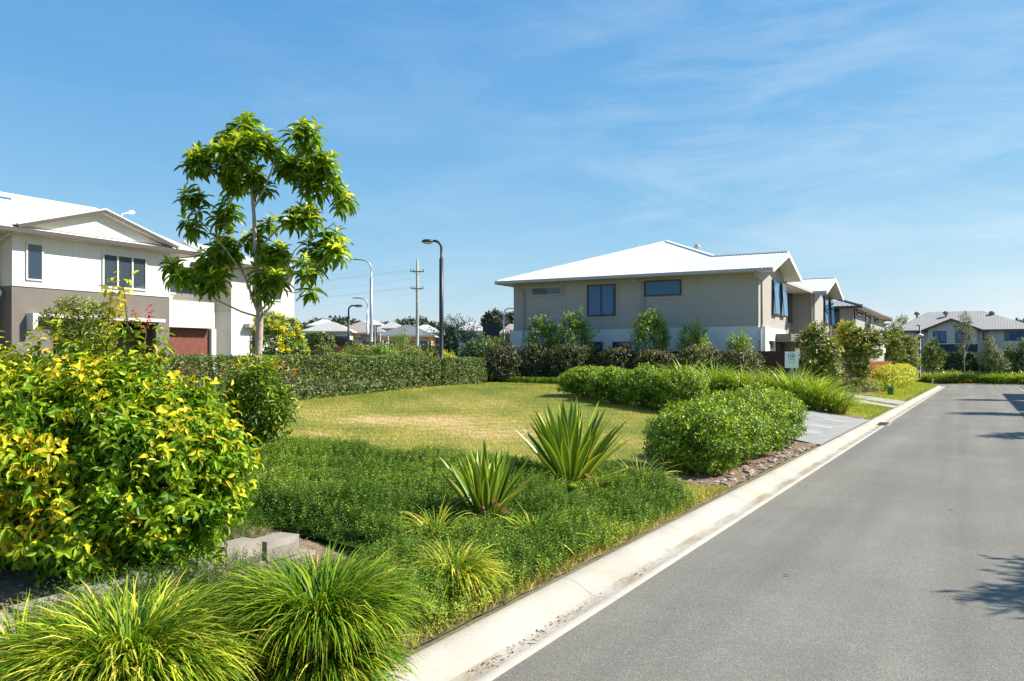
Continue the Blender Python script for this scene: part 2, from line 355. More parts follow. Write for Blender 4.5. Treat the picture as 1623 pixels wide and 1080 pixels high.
# ------------------------------------------------------------------ the ground, the road and the kerbs
def asphalt_mat():
    m, n, p, o = newmat('asphalt'); l = n.links.new
    t = N(n, 'ShaderNodeTexCoord')
    def nz(sc, d=4, r=.6):
        k = N(n, 'ShaderNodeTexNoise'); k.inputs['Scale'].default_value = sc; k.inputs['Detail'].default_value = d; k.inputs['Roughness'].default_value = r; l(t.outputs['Object'], k.inputs['Vector']); return k.outputs['Fac']
    big = ramp(n, nz(.35, 5), [(.3, (.170, .160, .135)), (.7, (.212, .199, .166))])
    mp = N(n, 'ShaderNodeMapping'); mp.inputs['Scale'].default_value = (1.1, .045, 1); l(t.outputs['Object'], mp.inputs[0])
    tr = N(n, 'ShaderNodeTexNoise'); tr.inputs['Scale'].default_value = 1.3; tr.inputs['Detail'].default_value = 3; l(mp.outputs[0], tr.inputs['Vector'])
    m0 = N(n, 'ShaderNodeMixRGB', blend_type='MULTIPLY'); m0.inputs[0].default_value = .6; l(big, m0.inputs[1]); l(ramp(n, tr.outputs['Fac'], [(.33, (.74, .74, .74)), (.67, (1.18, 1.18, 1.18))]), m0.inputs[2])
    v = N(n, 'ShaderNodeTexVoronoi'); v.inputs['Scale'].default_value = 110; l(t.outputs['Object'], v.inputs['Vector'])
    sep = N(n, 'ShaderNodeSeparateColor'); l(v.outputs['Color'], sep.inputs[0])
    m1 = N(n, 'ShaderNodeMixRGB', blend_type='MULTIPLY'); m1.inputs[0].default_value = .9; l(m0.outputs[0], m1.inputs[1]); l(ramp(n, sep.outputs[0], [(0, (.70, .70, .70)), (.5, (1, 1, 1)), (.93, (1.06, 1.05, 1.02)), (1, (1.75, 1.7, 1.6))]), m1.inputs[2])
    m2 = N(n, 'ShaderNodeMixRGB', blend_type='MULTIPLY'); m2.inputs[0].default_value = .8; l(m1.outputs[0], m2.inputs[1]); l(ramp(n, nz(38, 5, .75), [(.35, (.78, .78, .78)), (.65, (1.18, 1.18, 1.18))]), m2.inputs[2])
    m3 = N(n, 'ShaderNodeMixRGB', blend_type='MULTIPLY'); m3.inputs[0].default_value = 1; l(m2.outputs[0], m3.inputs[1]); l(ramp(n, nz(1.1, 6, .7), [(.26, (.80, .79, .78)), (.36, (.95, .95, .95)), (.6, (1, 1, 1))]), m3.inputs[2]); m2 = m3
    l(m2.outputs[0], p.inputs['Base Color']); p.inputs['Roughness'].default_value = .82; p.inputs['Specular IOR Level'].default_value = .35
    b = N(n, 'ShaderNodeBump'); b.inputs['Strength'].default_value = .5; b.inputs['Distance'].default_value = .006; l(v.outputs['Distance'], b.inputs['Height']); l(b.outputs[0], p.inputs['Normal'])
    return m
def kerb_mat(name='kerb_concrete', col=(.42, .385, .325), joint=3.0):
    m, n, p, o = newmat(name); l = n.links.new
    t = N(n, 'ShaderNodeTexCoord')
    def nz(sc, d=5, r=.6, s=(1, 1, 1)):
        mp = N(n, 'ShaderNodeMapping'); mp.inputs['Scale'].default_value = s; l(t.outputs['Object'], mp.inputs[0])
        k = N(n, 'ShaderNodeTexNoise'); k.inputs['Scale'].default_value = sc; k.inputs['Detail'].default_value = d; k.inputs['Roughness'].default_value = r; l(mp.outputs[0], k.inputs['Vector']); return k.outputs['Fac']
    c = ramp(n, nz(1.7, 6, .65, (1, .6, 1)), [(.3, [x*.84 for x in col]), (.7, [x*1.1 for x in col])])
    def mulc(c, f, fac):
        k = N(n, 'ShaderNodeMixRGB', blend_type='MULTIPLY'); k.inputs[0].default_value = fac; l(c, k.inputs[1]); l(f, k.inputs[2]); return k.outputs[0]
    c = mulc(c, ramp(n, nz(60, 3), [(.3, (.75, .75, .75)), (.7, (1.15, 1.15, 1.15))]), .6)
    # tyre scuffs: short dark smears
    c = mulc(c, ramp(n, nz(3.2, 7, .8, (2.6, .9, 1)), [(.62, (1, 1, 1)), (.70, (.72, .71, .70)), (.8, (.6, .6, .6))]), .8)
    # ochre stains
    c = mulc(c, ramp(n, nz(.8, 4, .6), [(.55, (1, 1, 1)), (.75, (1.0, .88, .68))]), .8)
    sx = N(n, 'ShaderNodeSeparateXYZ'); l(t.outputs['Object'], sx.inputs[0])
    fr = math_(n, 'FRACT', math_(n, 'DIVIDE', math_(n, 'ADD', sx.outputs[1], 1000.7), joint)); g_ = math_(n, 'LESS_THAN', fr, .010/joint*1.2)
    k = N(n, 'ShaderNodeMixRGB', blend_type='MULTIPLY'); l(g_, k.inputs[0]); l(c, k.inputs[1]); k.inputs[2].default_value = (.5, .48, .45, 1); c = k.outputs[0]
    # silt lying along the channel invert
    ch = math_(n, 'COMPARE', sx.outputs[0], -3.13); ch.node.inputs[2].default_value = .075
    si = math_(n, 'MULTIPLY', ch, ramp(n, nz(2.2, 6, .75, (1.5, .5, 1)), [(.42, (0, 0, 0)), (.62, (1, 1, 1))]))
    k = N(n, 'ShaderNodeMixRGB', blend_type='MULTIPLY'); l(si, k.inputs[0]); l(c, k.inputs[1]); k.inputs[2].default_value = (.70, .62, .50, 1); c = k.outputs[0]
    l(c, p.inputs['Base Color']); p.inputs['Roughness'].default_value = .85; p.inputs['Specular IOR Level'].default_value = .3
    b = N(n, 'ShaderNodeBump'); b.inputs['Strength'].default_value = .35; b.inputs['Distance'].default_value = .01; l(nz(70, 4), b.inputs['Height']); l(b.outputs[0], p.inputs['Normal'])
    return m
M['asphalt'] = asphalt_mat(); M['kerb'] = kerb_mat()
M['concrete'] = kerb_mat('pavement_concrete', (.30, .295, .265), 5.0); M['concrete_pale'] = kerb_mat('path_concrete', (.36, .345, .31), 2.4)

def grid_mesh(mb, xs, ys, fz, keep=None):
    X, Y = np.meshgrid(xs, ys, indexing='ij'); Z = fz(X, Y); nx, ny = X.shape
    v = np.stack([X, Y, Z], -1).reshape(-1, 3)
    i, j = np.meshgrid(np.arange(nx-1), np.arange(ny-1), indexing='ij'); i = i.ravel(); j = j.ravel()
    f = np.stack([i*ny+j, (i+1)*ny+j, (i+1)*ny+j+1, i*ny+j+1], 1)
    if keep is not None:
        cx = v[f].mean(1); f = f[keep(cx[:, 0], cx[:, 1])]
    mb.add(v, f); return mb
xs = np.concatenate([[-6000, -2500, -1000, -400, -250, -160, -110, -80, -65], np.arange(-56, -16, 1.0), np.arange(-16, 12, .5), [14, 18, 25, 40, 70, 150, 400, 1500, 6000]])
ys = np.concatenate([[-400, -100, -40, -15], np.arange(-8, 60, .5), np.arange(60, 114, 1.0), [118, 125, 140, 170, 220, 300, 450, 800, 1500, 3000, 6000, 9000]])
tag(grid_mesh(MB(), xs, ys, T).build('ground', pbr('earth', (.13, .12, .055), .95, .3, .6, fine=.6, bscale=20), smooth_=True), kind='structure')

mb = MB()
yy = np.concatenate([np.arange(-14, 90, 2.0), [90]])
grid_mesh(mb, [-2.95, 3.0], yy, lambda x, y: base(y)+0*x)
arc = [(-6.95+4*math.cos(a), 90+4*math.sin(a)) for a in np.linspace(0, math.pi/2, 9)]
arcr = [(7.0-4*math.cos(a), 90+4*math.sin(a)) for a in np.linspace(0, math.pi/2, 9)]
pts = arc+arcr[::-1]
mb.poly([(x, y, base(y)) for x, y in pts])
mb.poly([(-70, 94, base(94)), (70, 94, base(94)), (70, 102, base(102)), (-70, 102, base(102))])
tag(mb.build('road', M['asphalt']), kind='structure')

PROF = [(0, -.1), (0, .004), (.10, -.004), (.20, -.012), (.26, .002), (.32, .036), (.39, .082), (.45, .11), (.50, .124), (.55, .126), (.60, .118), (.60, -.15)]
def sweep(path, side):
    P = np.array(path, float); tn = np.gradient(P, axis=0); tn /= np.linalg.norm(tn, axis=1)[:, None]
    nrm = np.stack([-tn[:, 1], tn[:, 0]], 1)*side
    k = len(PROF); v = []
    for (p, q) in zip(P, nrm):
        for o, z in PROF: v.append((p[0]+q[0]*o, p[1]+q[1]*o, base(p[1])+z))
    f = [[i*k+j, i*k+j+1, (i+1)*k+j+1, (i+1)*k+j] for i in range(len(P)-1) for j in range(k-1)]
    return MB().add(v, [x for x in f])
pl = [(-2.95, y) for y in np.arange(-12, 90, 1.0)]+arc+[(x, 94) for x in (-10, -20, -40, -70)]
tag(sweep(pl, 1).build('kerb', M['kerb'], smooth_=True), kind='structure')
pr = [(3.0, y) for y in np.arange(-12, 90, 1.0)]+arcr+[(x, 94) for x in (10, 20, 40, 70)]
tag(sweep(pr, -1).build('kerb', M['kerb'], smooth_=True), kind='structure')
tag(sweep([(x, 102) for x in np.arange(-70, 71, 5.0)], 1).build('kerb', M['kerb'], smooth_=True), kind='structure')

def pip(poly):
    P = np.array(poly, float)
    def f(x, y):
        x = np.asarray(x); y = np.asarray(y); ins = np.zeros(x.shape, bool); j = len(P)-1
        for i in range(len(P)):
            xi, yi = P[i]; xj, yj = P[j]
            ins ^= ((yi > y) != (yj > y)) & (x < (xj-xi)*(y-yi)/(yj-yi+1e-12)+xi); j = i
        return ins
    return f
def patch(name, c, dz, mat, nu=16, nv=16, kind='structure', th=0):
    """four-cornered sheet lying on the ground"""
    c = np.array(c, float); u, v = np.meshgrid(np.linspace(0, 1, nu+1), np.linspace(0, 1, nv+1), indexing='ij'); u = u[..., None]; v = v[..., None]
    P = (c[0]*(1-u)+c[1]*u)*(1-v)+(c[3]*(1-u)+c[2]*u)*v
    z = T(P[..., 0], P[..., 1])+dz
    V = np.dstack([P, z[..., None]]).reshape(-1, 3); ny = nv+1
    f = [[i*ny+j, (i+1)*ny+j, (i+1)*ny+j+1, i*ny+j+1] for i in range(nu) for j in range(nv)]
    o = MB().add(V, f).build(name, mat, smooth_=True)
    if kind: tag(o, kind=kind)
    return o
def scatter(poly, n):
    P = np.array(poly); lo = P.min(0); hi = P.max(0); ins = pip(poly); out = []
    c = 0
    while c < n:
        q = rng.uniform(lo, hi, (n*2, 2)); q = q[ins(q[:, 0], q[:, 1])]; out.append(q); c += len(q)
    return np.vstack(out)[:n]

# car park beside the kerb, its lines and stencilled squares, the house driveways and the lawns
patch('car_park_pavement', [(-3.5, 22.2), (-3.5, 32.9), (-14.5, 32.9), (-9.2, 26.0)], .035, M['concrete'], 30, 24)
lines = [((1279, 669), (1354, 677.6)), ((1274, 681), (1332, 687))]
for a, b in lines:
    A = G(*a); B = G(*b); y = (A[1]+B[1])/2
    patch('painted_line', [(-9.0, y-.06), (-3.9, y-.06), (-3.9, y+.06), (-9.0, y+.06)], .041, M['paint_white'], 14, 1)
for px, py in ((1323, 668.6), (1301, 678), (1282, 687)):
    A = G(px, py)
    patch('painted_square', [(A[0]-.34, A[1]-.5), (A[0]+.34, A[1]-.5), (A[0]+.34, A[1]+.5), (A[0]-.34, A[1]+.5)], .042, M['paint_white'], 3, 3)
patch('driveway', [(-3.5, 42.6), (-3.5, 44.6), (-9.6, 47.0), (-9.6, 45.4)], .03, M['concrete_pale'], 20, 6)
patch('driveway', [(-3.5, 46.0), (-3.5, 50.2), (-9.6, 50.0), (-9.6, 47.8)], .03, M['concrete_pale'], 20, 8)

def dryness(x, y):
    d = .27+.19*np.sin(x*.9+1.3*np.sin(y*.5))*np.sin(y*.7+.6)+.12*np.sin(x*2.7+y*1.9)*np.sin(y*1.1+.4)+.07*np.sin(x*5.1-y*4.3)
    for (px, py, a, sr, ss) in DRY:
        d = d+1.5*a*(.75+.5*np.sin(x*6.1+y*2.3)*np.sin(y*7.3-x*3.1))*np.exp(-((x-px)/sr)**2-((y-py)/ss)**2)
    return d
DRY = [(*G(*p), a, sr, ss) for p, a, sr, ss in [((700, 672), .5, 2.6, 1.6), ((580, 668), .35, 1.3, 1.2), ((520, 655), .4, 1.2, 1.5), ((480, 690), .5, 1.3, 1.2), ((570, 715), .5, 1.2, .6), ((800, 690), .35, 1.8, 1.2), ((760, 645), .2, 3, 2), ((880, 720), .3, 1.2, 1.4), ((1000, 700), .15, 1, 1)]]
def lawn(name, poly, nbl, dry=True, off=0., step=.3, hb=(.025, .05), wb=.007, mat='lf_lawn'):
    """mown turf: a sheet carrying short blades"""
    ins = pip(poly); P = np.array(poly); mb = MB()
    gx = np.arange(P[:, 0].min(), P[:, 0].max()+step, step); gy = np.arange(P[:, 1].min(), P[:, 1].max()+step, step)
    fd = (lambda x, y: dryness(x, y)) if dry else (lambda x, y: .33+.14*np.sin(x*1.7+y*.6)*np.sin(y*.9-x*.5)+off)
    grid_mesh(mb, gx, gy, lambda x, y: T(x, y)+.022, ins)
    v = mb.V[0]; mb.A[0] = np.clip(fd(v[:, 0], v[:, 1])*.9, 0, 1)
    q = scatter(poly, nbl); n = len(q); z = T(q[:, 0], q[:, 1])+.015
    az = rng.uniform(0, 6.283, n); h = rng.uniform(*hb, n)*np.where(rng.random(n) < .03, 2.2, 1.); ln = rng.normal(0, .6, n)*h
    b = np.stack([q[:, 0], q[:, 1], z], 1); sd = np.stack([np.cos(az), np.sin(az), 0*az], 1)*wb
    tip = b+np.stack([-np.sin(az)*ln, np.cos(az)*ln, h], 1)
    V = np.stack([b-sd, b+sd, tip], 1).reshape(-1, 3); F = np.arange(3*n).reshape(-1, 3)
    tn = np.clip(fd(q[:, 0], q[:, 1])+rng.normal(0, .13, n), 0, 1)
    mb.add(V, F, np.repeat(tn, 3))
    return tag(mb.build(name, M[mat], smooth_=False), kind='stuff')
lawn('lawn', [(-3.62, 11.8), (-3.62, 13.6), (-5.4, 13.8), (-5.6, 22.0), (-9.0, 26.5), (-13.2, 32.0), (-14.4, 34.4), (-18.0, 35.6), (-22.3, 34.0), (-21.8, 9.0), (-15, 8), (-13, 10.5), (-7, 11.5)], 150000)
lawn('grass_verge', [(-3.56, 33.4), (-3.56, 42.5), (-6.5, 43.8), (-7.0, 34.5)], 16000, False, .12, mat='lf_turf', wb=.012)
lawn('grass_verge', [(-3.56, 44.7), (-3.56, 45.9), (-9.5, 47.7), (-9.5, 47.1)], 3000, False, .0, step=.2, mat='lf_turf', wb=.014)
lawn('grass_verge', [(-3.56, 50.3), (-3.56, 90), (-4.5, 92.5), (-7.6, 93.2), (-6.0, 50.2)], 26000, False, .1, mat='lf_turf', wb=.02)
lawn('grass_verge', [(3.7, 0), (3.7, 88), (6.0, 88), (6.0, 0)], 16000, False, .1, mat='lf_turf', wb=.02)
# mulched beds
def bed(poly, dz=.02, mat='mulch', step=.25, name='garden_bed'):
    ins = pip(poly); P = np.array(poly)
    o = grid_mesh(MB(), np.arange(P[:, 0].min(), P[:, 0].max()+step, step), np.arange(P[:, 1].min(), P[:, 1].max()+step, step), lambda x, y: T(x, y)+dz+.012*np.sin(9*x)*np.sin(8*y+x), ins).build(name, M[mat], smooth_=True)
    return tag(o, kind='structure')
bed([(-3.56, 13.7), (-3.56, 22.3), (-5.6, 22.3), (-5.5, 13.7)], .028, step=.1)
bed([(-3.56, 4.0), (-3.56, 13.7), (-3.8, 13.7), (-3.8, 4.0)], .012, step=.08)
bed([(-5.4, 1.5), (-5.4, 6.4), (-7.4, 7.0), (-10.3, 8), (-13, 10.5), (-16, 9), (-16, 0), (-5.4, 0)], .03)
bed([(-3.52, -2), (-3.52, 6.4), (-5.3, 6.4), (-5.3, -2)], .02, 'soil')
bed([(-5.4, 22.4), (-8.2, 26.2), (-13.2, 32.6), (-14.6, 32.8), (-9.4, 26.0), (-6.4, 22.4)], .03)
bed([(-3.6, 32.95), (-13, 32.95), (-13, 38.4), (-8, 38.4), (-7.2, 34.8), (-4.0, 34.2)], .04, step=.3)
bed([(-13, 33), (-13, 38.4), (-23, 38.4), (-23, 37.4), (-15.2, 37.3), (-14.0, 33)], .04, step=.3)
bed([(-5.3, 50.4), (-5.6, 88), (-9, 88), (-9, 50.4)], .05, step=.5)

# ------------------------------------------------------------------ foliage builders
def unit(a): return a/(np.linalg.norm(a, axis=-1, keepdims=True)+1e-9)
TM = {}
TM['rhomb'] = (np.array([(0, 0, 0), (.45, .5, .05), (1, 0, -.06), (.45, -.5, .05)]), ([[0, 1, 2, 3]],))
TM['leaf6'] = (np.array([(0, 0, 0), (.38, .5, .10), (.45, 0, .0), (.38, -.5, .10), (1, 0, -.14)]), ([[0, 2, 1], [0, 3, 2], [1, 2, 4], [2, 3, 4]],))
TM['leaf8'] = (np.array([(0, 0, 0), (.22, .36, .08), (.3, 0, .0), (.22, -.36, .08), (.56, .46, .07), (.62, 0, -.05), (.56, -.46, .07), (1.0, 0, -.26), (.84, .2, -.06), (.84, -.2, -.06)]),
               ([[0, 2, 1], [0, 3, 2], [4, 5, 8], [5, 6, 9], [8, 5, 7], [5, 9, 7]], [[1, 2, 5, 4], [2, 3, 6, 5]]))
def leaves(mb, P, D, U, Ln, Wd, tm, tint, wz=None):
    tv, tf = TM[tm]; n = len(P); k = len(tv)
    D = unit(D); S = unit(np.cross(D, U)); U = np.cross(S, D)
    Ln = np.broadcast_to(Ln, (n,)); Wd = np.broadcast_to(Wd, (n,))
    V = P[:, None]+D[:, None]*(Ln[:, None]*tv[None, :, 0])[..., None]+S[:, None]*(Wd[:, None]*tv[None, :, 1])[..., None]+U[:, None]*(Ln[:, None]*tv[None, :, 2])[..., None]
    off = (np.arange(n)*k)[:, None, None]
    fs = tuple((np.array(f)[None]+off).reshape(-1, len(f[0])) for f in tf)
    mb.add(V.reshape(-1, 3), fs, np.repeat(np.broadcast_to(tint, (n,)), k))
def ellip(blobs, n, shell=.3, zmin=.03, pw=2., lump=.12):
    B = np.array(blobs, float); wgt = (B[:, 3]*B[:, 4]*B[:, 5])**(2/3.); wgt /= wgt.sum()
    i = rng.choice(len(B), n*2, p=wgt); d = unit(rng.normal(size=(n*2, 3)))
    if pw != 2.: d = d/((np.abs(d)**pw).sum(1)**(1/pw))[:, None]
    ph = rng.uniform(0, 6, 6)
    lu = 1+lump*(np.sin(4*d[:, 0]+ph[0]+i)*np.sin(5*d[:, 1]+ph[1])+.6*np.sin(9*d[:, 2]+6*d[:, 0]+ph[2]))
    rad = 1-shell*rng.random(n*2)**1.4
    P = B[i, :3]+d*B[i, 3:]*(rad*lu)[:, None]; O = unit(d/B[i, 3:])
    ok = P[:, 2] > zmin
    # drop points buried deep in another blob
    for b in B: ok &= ~((((P-b[:3])/b[3:])**2).sum(1) < .35)
    P, O, rad = P[ok][:n], O[ok][:n], rad[ok][:n]
    return P, O, rad
def boxs(x0, x1, y0, y1, z0, z1, n, inset=.18, rough_=.04):
    a = np.array([(x1-x0)*(y1-y0), (x1-x0)*(z1-z0), (x1-x0)*(z1-z0), (y1-y0)*(z1-z0), (y1-y0)*(z1-z0)]); f = rng.choice(5, n, p=a/a.sum())
    P = rng.uniform((x0, y0, z0), (x1, y1, z1), (n, 3)); O = np.zeros((n, 3)); dep = inset*rng.random(n)**1.6
    dep = dep-rough_*(.5+.5*np.sin(P[:, 0]*1.9+P[:, 1]*1.3)*np.sin(P[:, 2]*2.6+P[:, 1]*.8))
    for k, (ax, val, sg) in enumerate([(2, z1, 1), (1, y0, -1), (1, y1, 1), (0, x0, -1), (0, x1, 1)]):
        q = f == k; P[q, ax] = val-sg*dep[q]; O[q, ax] = sg
    return P, O, 1-dep
def shoots(mb, P, O, k=5, slen=.15, L_=.06, W_=.03, tm='rhomb', up=.5, rnd=.45, droop=.2, t0=.3, tv=.25, young=.3, ybias=None, lvar=.5):
    n = len(P); D = unit(O+np.array((0, 0, up))+rng.normal(0, rnd, (n, 3)))
    e1 = unit(np.cross(D, rng.normal(size=(n, 3)))); e2 = np.cross(D, e1)
    bt = t0+rng.normal(0, tv, n)
    yb = np.ones(n) if ybias is None else ybias
    for j in range(k):
        t = j/max(1, k-1); a = 2.4*j+rng.uniform(0, .8, n)
        rd = e1*np.cos(a)[:, None]+e2*np.sin(a)[:, None]
        pos = P+D*(slen*(t-.35))
        ld = unit(D*(.25+.7*t)+rd*.9+np.array((0, 0, -droop))+rng.normal(0, .15, (n, 3)))
        up_ = unit(D*.9-rd*.2+rng.normal(0, .3, (n, 3))+np.array((0, 0, .35)))
        ln = L_*(1-lvar/2+lvar*rng.random(n))*(1-.25*t)
        leaves(mb, pos, ld, up_, ln, W_*(.8+.4*rng.random(n))*(1-.2*t), tm, np.clip(bt+young*t*yb+rng.normal(0, .07, n), 0, 1))
def stems(mb, tips, base_=(0, 0, 0), r0=.02, r1=.006, n=5):
    b = np.array(base_, float)
    for t in tips:
        t = np.array(t, float); m = (b+t)/2+np.array((0, 0, .1*np.linalg.norm(t-b)))*.6+rng.normal(0, .03, 3)*np.linalg.norm(t-b)
        mb.tube([b+rng.normal(0, r0, 3)*(.15, .15, 0), m, t], [r0, (r0+r1)/2, r1], n)
def blades(mb, n, L_, W_, r0=.08, el=(70, 14), bend=75, seg=6, prof=(.8, 1, 1, .95, .8, .5, .06), t0=.4, tv=.2, tip=.15, lmin=.6, spread=1.0, zb=0, cx=0, cy=0):
    """arching strap leaves from one crown"""
    az = rng.uniform(0, 2*np.pi, n); rr = r0*np.sqrt(rng.random(n)); u = rr/r0
    e = np.radians(np.clip(rng.normal(el[0], el[1], n)-22*u*spread, 8, 89)); ln = L_*(lmin+(1-lmin)*rng.random(n)); bd = np.radians(bend)*(.55+.7*rng.random(n))
    az2 = az+rng.normal(0, .35, n)
    P = np.stack([cx+rr*np.cos(az), cy+rr*np.sin(az), np.full(n, zb)], 1); side = np.stack([-np.sin(az2), np.cos(az2), 0*az2], 1)
    side = unit(side+np.stack([0*az, 0*az, rng.normal(0, .35, n)], 1)); rows = []; wd = W_*(.7+.6*rng.random(n))
    for k in range(seg+1):
        w_ = np.interp(k/seg, np.linspace(0, 1, len(prof)), prof)*wd/2
        rows.append(np.stack([P-side*w_[:, None], P+side*w_[:, None]], 1))
        ek = e-bd*(k/seg)**1.25
        P = P+np.stack([np.cos(ek)*np.cos(az2), np.cos(ek)*np.sin(az2), np.sin(ek)], 1)*(ln/seg)[:, None]
    V = np.stack(rows, 1); V = V.reshape(n, -1, 3); V[..., 2] = np.maximum(V[..., 2], .01); k2 = 2*(seg+1)
    f = np.array([[2*i, 2*i+1, 2*i+3, 2*i+2] for i in range(seg)]); F = (f[None]+(np.arange(n)*k2)[:, None, None]).reshape(-1, 4)
    bt = t0+rng.normal(0, tv, n); tt = np.clip(bt[:, None]+tip*np.repeat(np.linspace(0, 1, seg+1)**2, 2)[None], 0, 1)
    mb.add(V.reshape(-1, 3), F, tt.ravel())

# ------------------------------------------------------------------ the right-hand townhouse block, the left row, the house behind
def window(root, o, a, n, wd, ht, cols=1, fm='dark_frame', gm='glass', fw=.05, dep=.07, name='window', blinds=False, split=None, slats=False):
    """frame (the part), pane and blinds (sub-parts); o = lower corner on the wall, world coordinates"""
    f = MB(); p = MB(); b = MB()
    f.obox(o, a, n, 0, wd, 0, fw, 0, dep); f.obox(o, a, n, 0, wd, ht-fw, ht, 0, dep)
    xs_ = [wd*k/cols for k in range(cols+1)] if split is None else [wd*s for s in split]
    for k, x in enumerate(xs_):
        x0 = 0 if k == 0 else (wd-fw if k == len(xs_)-1 else x-fw/2); f.obox(o, a, n, x0, x0+fw, fw, ht-fw, 0, dep)
    for x0, x1 in zip(xs_[:-1], xs_[1:]):
        p.obox(o, a, n, x0+fw*.4, x1-fw*.4, fw*.8, ht-fw*.8, dep*.45, dep*.6)
        if blinds:
            k = max(2, int((x1-x0)/.13))
            for i in range(k):
                q = x0+(i+.5)*(x1-x0)/k; b.obox(o, a, n, q-.055, q+.045, fw*.8, ht-fw, .004+.006*(i % 2), .012+.006*(i % 2))
    fo = f.build(name, M[fm], root, world=True)
    p.build('pane', M[gm], fo, world=True)
    if blinds: b.build('blind', M['blind'], fo, world=True)
    if slats:
        sl = MB()
        for q in np.arange(.08, wd*.5, .12): sl.obox(o, a, n, q, q+.05, fw, ht-fw, dep*.62, dep*.8)
        sl.build('slats', M['dark_frame'], fo, world=True)
    return fo
AX, AY = (1, 0, 0), (0, 1, 0)
def win_r(root, pr, x0, y0, x1, y1, **k):
    """window on a wall r = pr facing the road, given by photo pixels of its corners"""
    s0, zt = W(x0, y0, pr); s1, _ = W(x1, y1, pr); _, zb = W(x0, y1, pr)
    # pixel y of the bottom is taken at the near edge
    return window(root, (pr, s0, zb), AY, AX, s1-s0, zt-zb, **k)
def win_s(root, ps, x0, y0, x1, y1, **k):
    r0, zt = WS(x0, y0, ps); r1, zb = WS(x1, y1, ps)
    return window(root, (r0, ps, zb), AX, (0, -1, 0), r1-r0, zt-zb, **k)
def pipe(root, pts, rad=.045, mat='trim_taupe', name='downpipe'):
    return MB().tube(pts, rad, 8).build(name, M[mat], root, smooth_=True, world=True)

# ---- townhouse block with white roof (right of centre)
RH = thing('townhouse', 'taupe and white two storey townhouse block with white metal roof and twin gables', 'house', (-9.1, 40, .6))
r_, NW = RH, 40.0
ZC = 3.73; ZE = 6.35
mb = MB()
mb.box(-22.45, -9.1, 40.0, 40.2, .2, ZC)                      # near wall, ground storey
mb.box(-22.45, -22.25, 40.2, 63.5, .2, ZC)
mb.box(-9.3, -9.1, 40.2, 45.75, .2, ZC)                     # under first gable
mb.box(-10.7, -10.5, 45.75, 55.3, .2, ZC); mb.box(-10.5, -9.102, 45.55, 45.75, .2, ZC)
mb.box(-9.3, -9.1, 55.5, 61.1, .2, ZC); mb.box(-10.5, -9.1, 55.3, 55.5, .2, ZC); mb.box(-22.25, -9.3, 63.3, 63.5, .2, ZC)
mb.box(-8.95, -8.78, 40.05, 40.75, .2, ZC-.05); mb.box(-9.098, -8.952, 40.052, 45.7, 3.05, ZC-.05)
mb.build('wall', M['white_render'], r_, world=True)
mb = MB()
mb.box(-22.2, -9.08, 39.96, 40.16, ZC, ZE+.05)
mb.box(-22.2, -22.0, 40.16, 63.4, ZC, ZE+.05)
mb.box(-9.28, -9.08, 40.16, 45.75, ZC, ZE+.05); mb.box(-10.5, -9.081, 45.6, 45.752, ZC, ZE)
mb.box(-10.68, -10.48, 45.752, 55.26, ZC, ZE); mb.box(-10.48, -9.08, 55.26, 55.44, ZC, ZE+.05)
mb.box(-9.28, -9.081, 55.44, 61.1, ZC, ZE+.05); mb.box(-22, -9.3, 63.2, 63.4, ZC, ZE)
for s0, s1, sm_ in ((40.0, 45.8, 42.9), (55.3, 61.1, 58.2)):
    mb.add([(-9.08, s0, ZE+.05), (-9.08, s1, ZE+.05), (-9.08, sm_, ZE+.93), (-9.28, s0, ZE+.05), (-9.28, s1, ZE+.05), (-9.28, sm_, ZE+.93)], ([[0, 1, 2], [5, 4, 3]], [[0, 2, 5, 3], [1, 4, 5, 2]]))
mb.build('cladding', M['taupe_board'], r_, world=True)
def rf(name, pts, mat, th=.05): return MB().slab(pts, th).build(name, M[mat], r_, world=True)
Lc, Rc, A1, J1, P1 = (-22.9, 39.3, 6.35), (-8.3, 39.3, 6.35), (-8.3, 42.9, 7.45), (-12, 42.9, 7.45), (-16.6, 48.9, 9.27)
V1, V2, V3 = (-9.2, 46.5, 6.36), (-9.2, 54.6, 6.36), (-9.2, 61.8, 6.36)
A2, J2 = (-8.3, 58.2, 7.45), (-12, 58.2, 7.45)
rf('roof', [Lc, Rc, A1, J1, P1], 'roof_white_x')
rf('roof', [Lc, P1, (-16.6, 64, 9.27), (-22.9, 64, 6.35)], 'roof_white_y')
rf('roof', [J1, V1, V2, J2, V3, (-9.2, 64, 6.36), (-16.6, 64, 9.27), P1], 'roof_white_y')
rf('roof', [A1, (-8.3, 46.5, 6.35), V1, J1], 'roof_white_x')
rf('roof', [(-8.3, 54.6, 6.35), A2, J2, V2], 'roof_white_x')
rf('roof', [A2, (-8.3, 61.8, 6.35), V3, J2], 'roof_white_x')
mb = MB()
for a, b in ((Lc, P1), (P1, J1), (J1, A1), (P1, (-16.6, 64, 9.27)), (J2, A2)):
    a = np.array(a)+(0, 0, .03); b = np.array(b)+(0, 0, .03); mb.beam(a, b, .22, .05)
mb.build('ridge_cap', M['roof_white'], r_, world=True)
mb = MB()
for p_, q_ in (((-22.95, 39.24, 6.28), (-8.28, 39.24, 6.28)), ((-22.97, 39.32, 6.28), (-22.97, 64, 6.28)), ((-9.13, 46.5, 6.29), (-9.13, 54.47, 6.29)), ((-9.3, 54.54, 6.28), (-8.28, 54.54, 6.28)), ((-9.13, 61.8, 6.29), (-9.13, 64, 6.29))):
    MB().beam(p_, q_, .13, .15).build('gutter', M['trim_taupe'], r_, world=True)
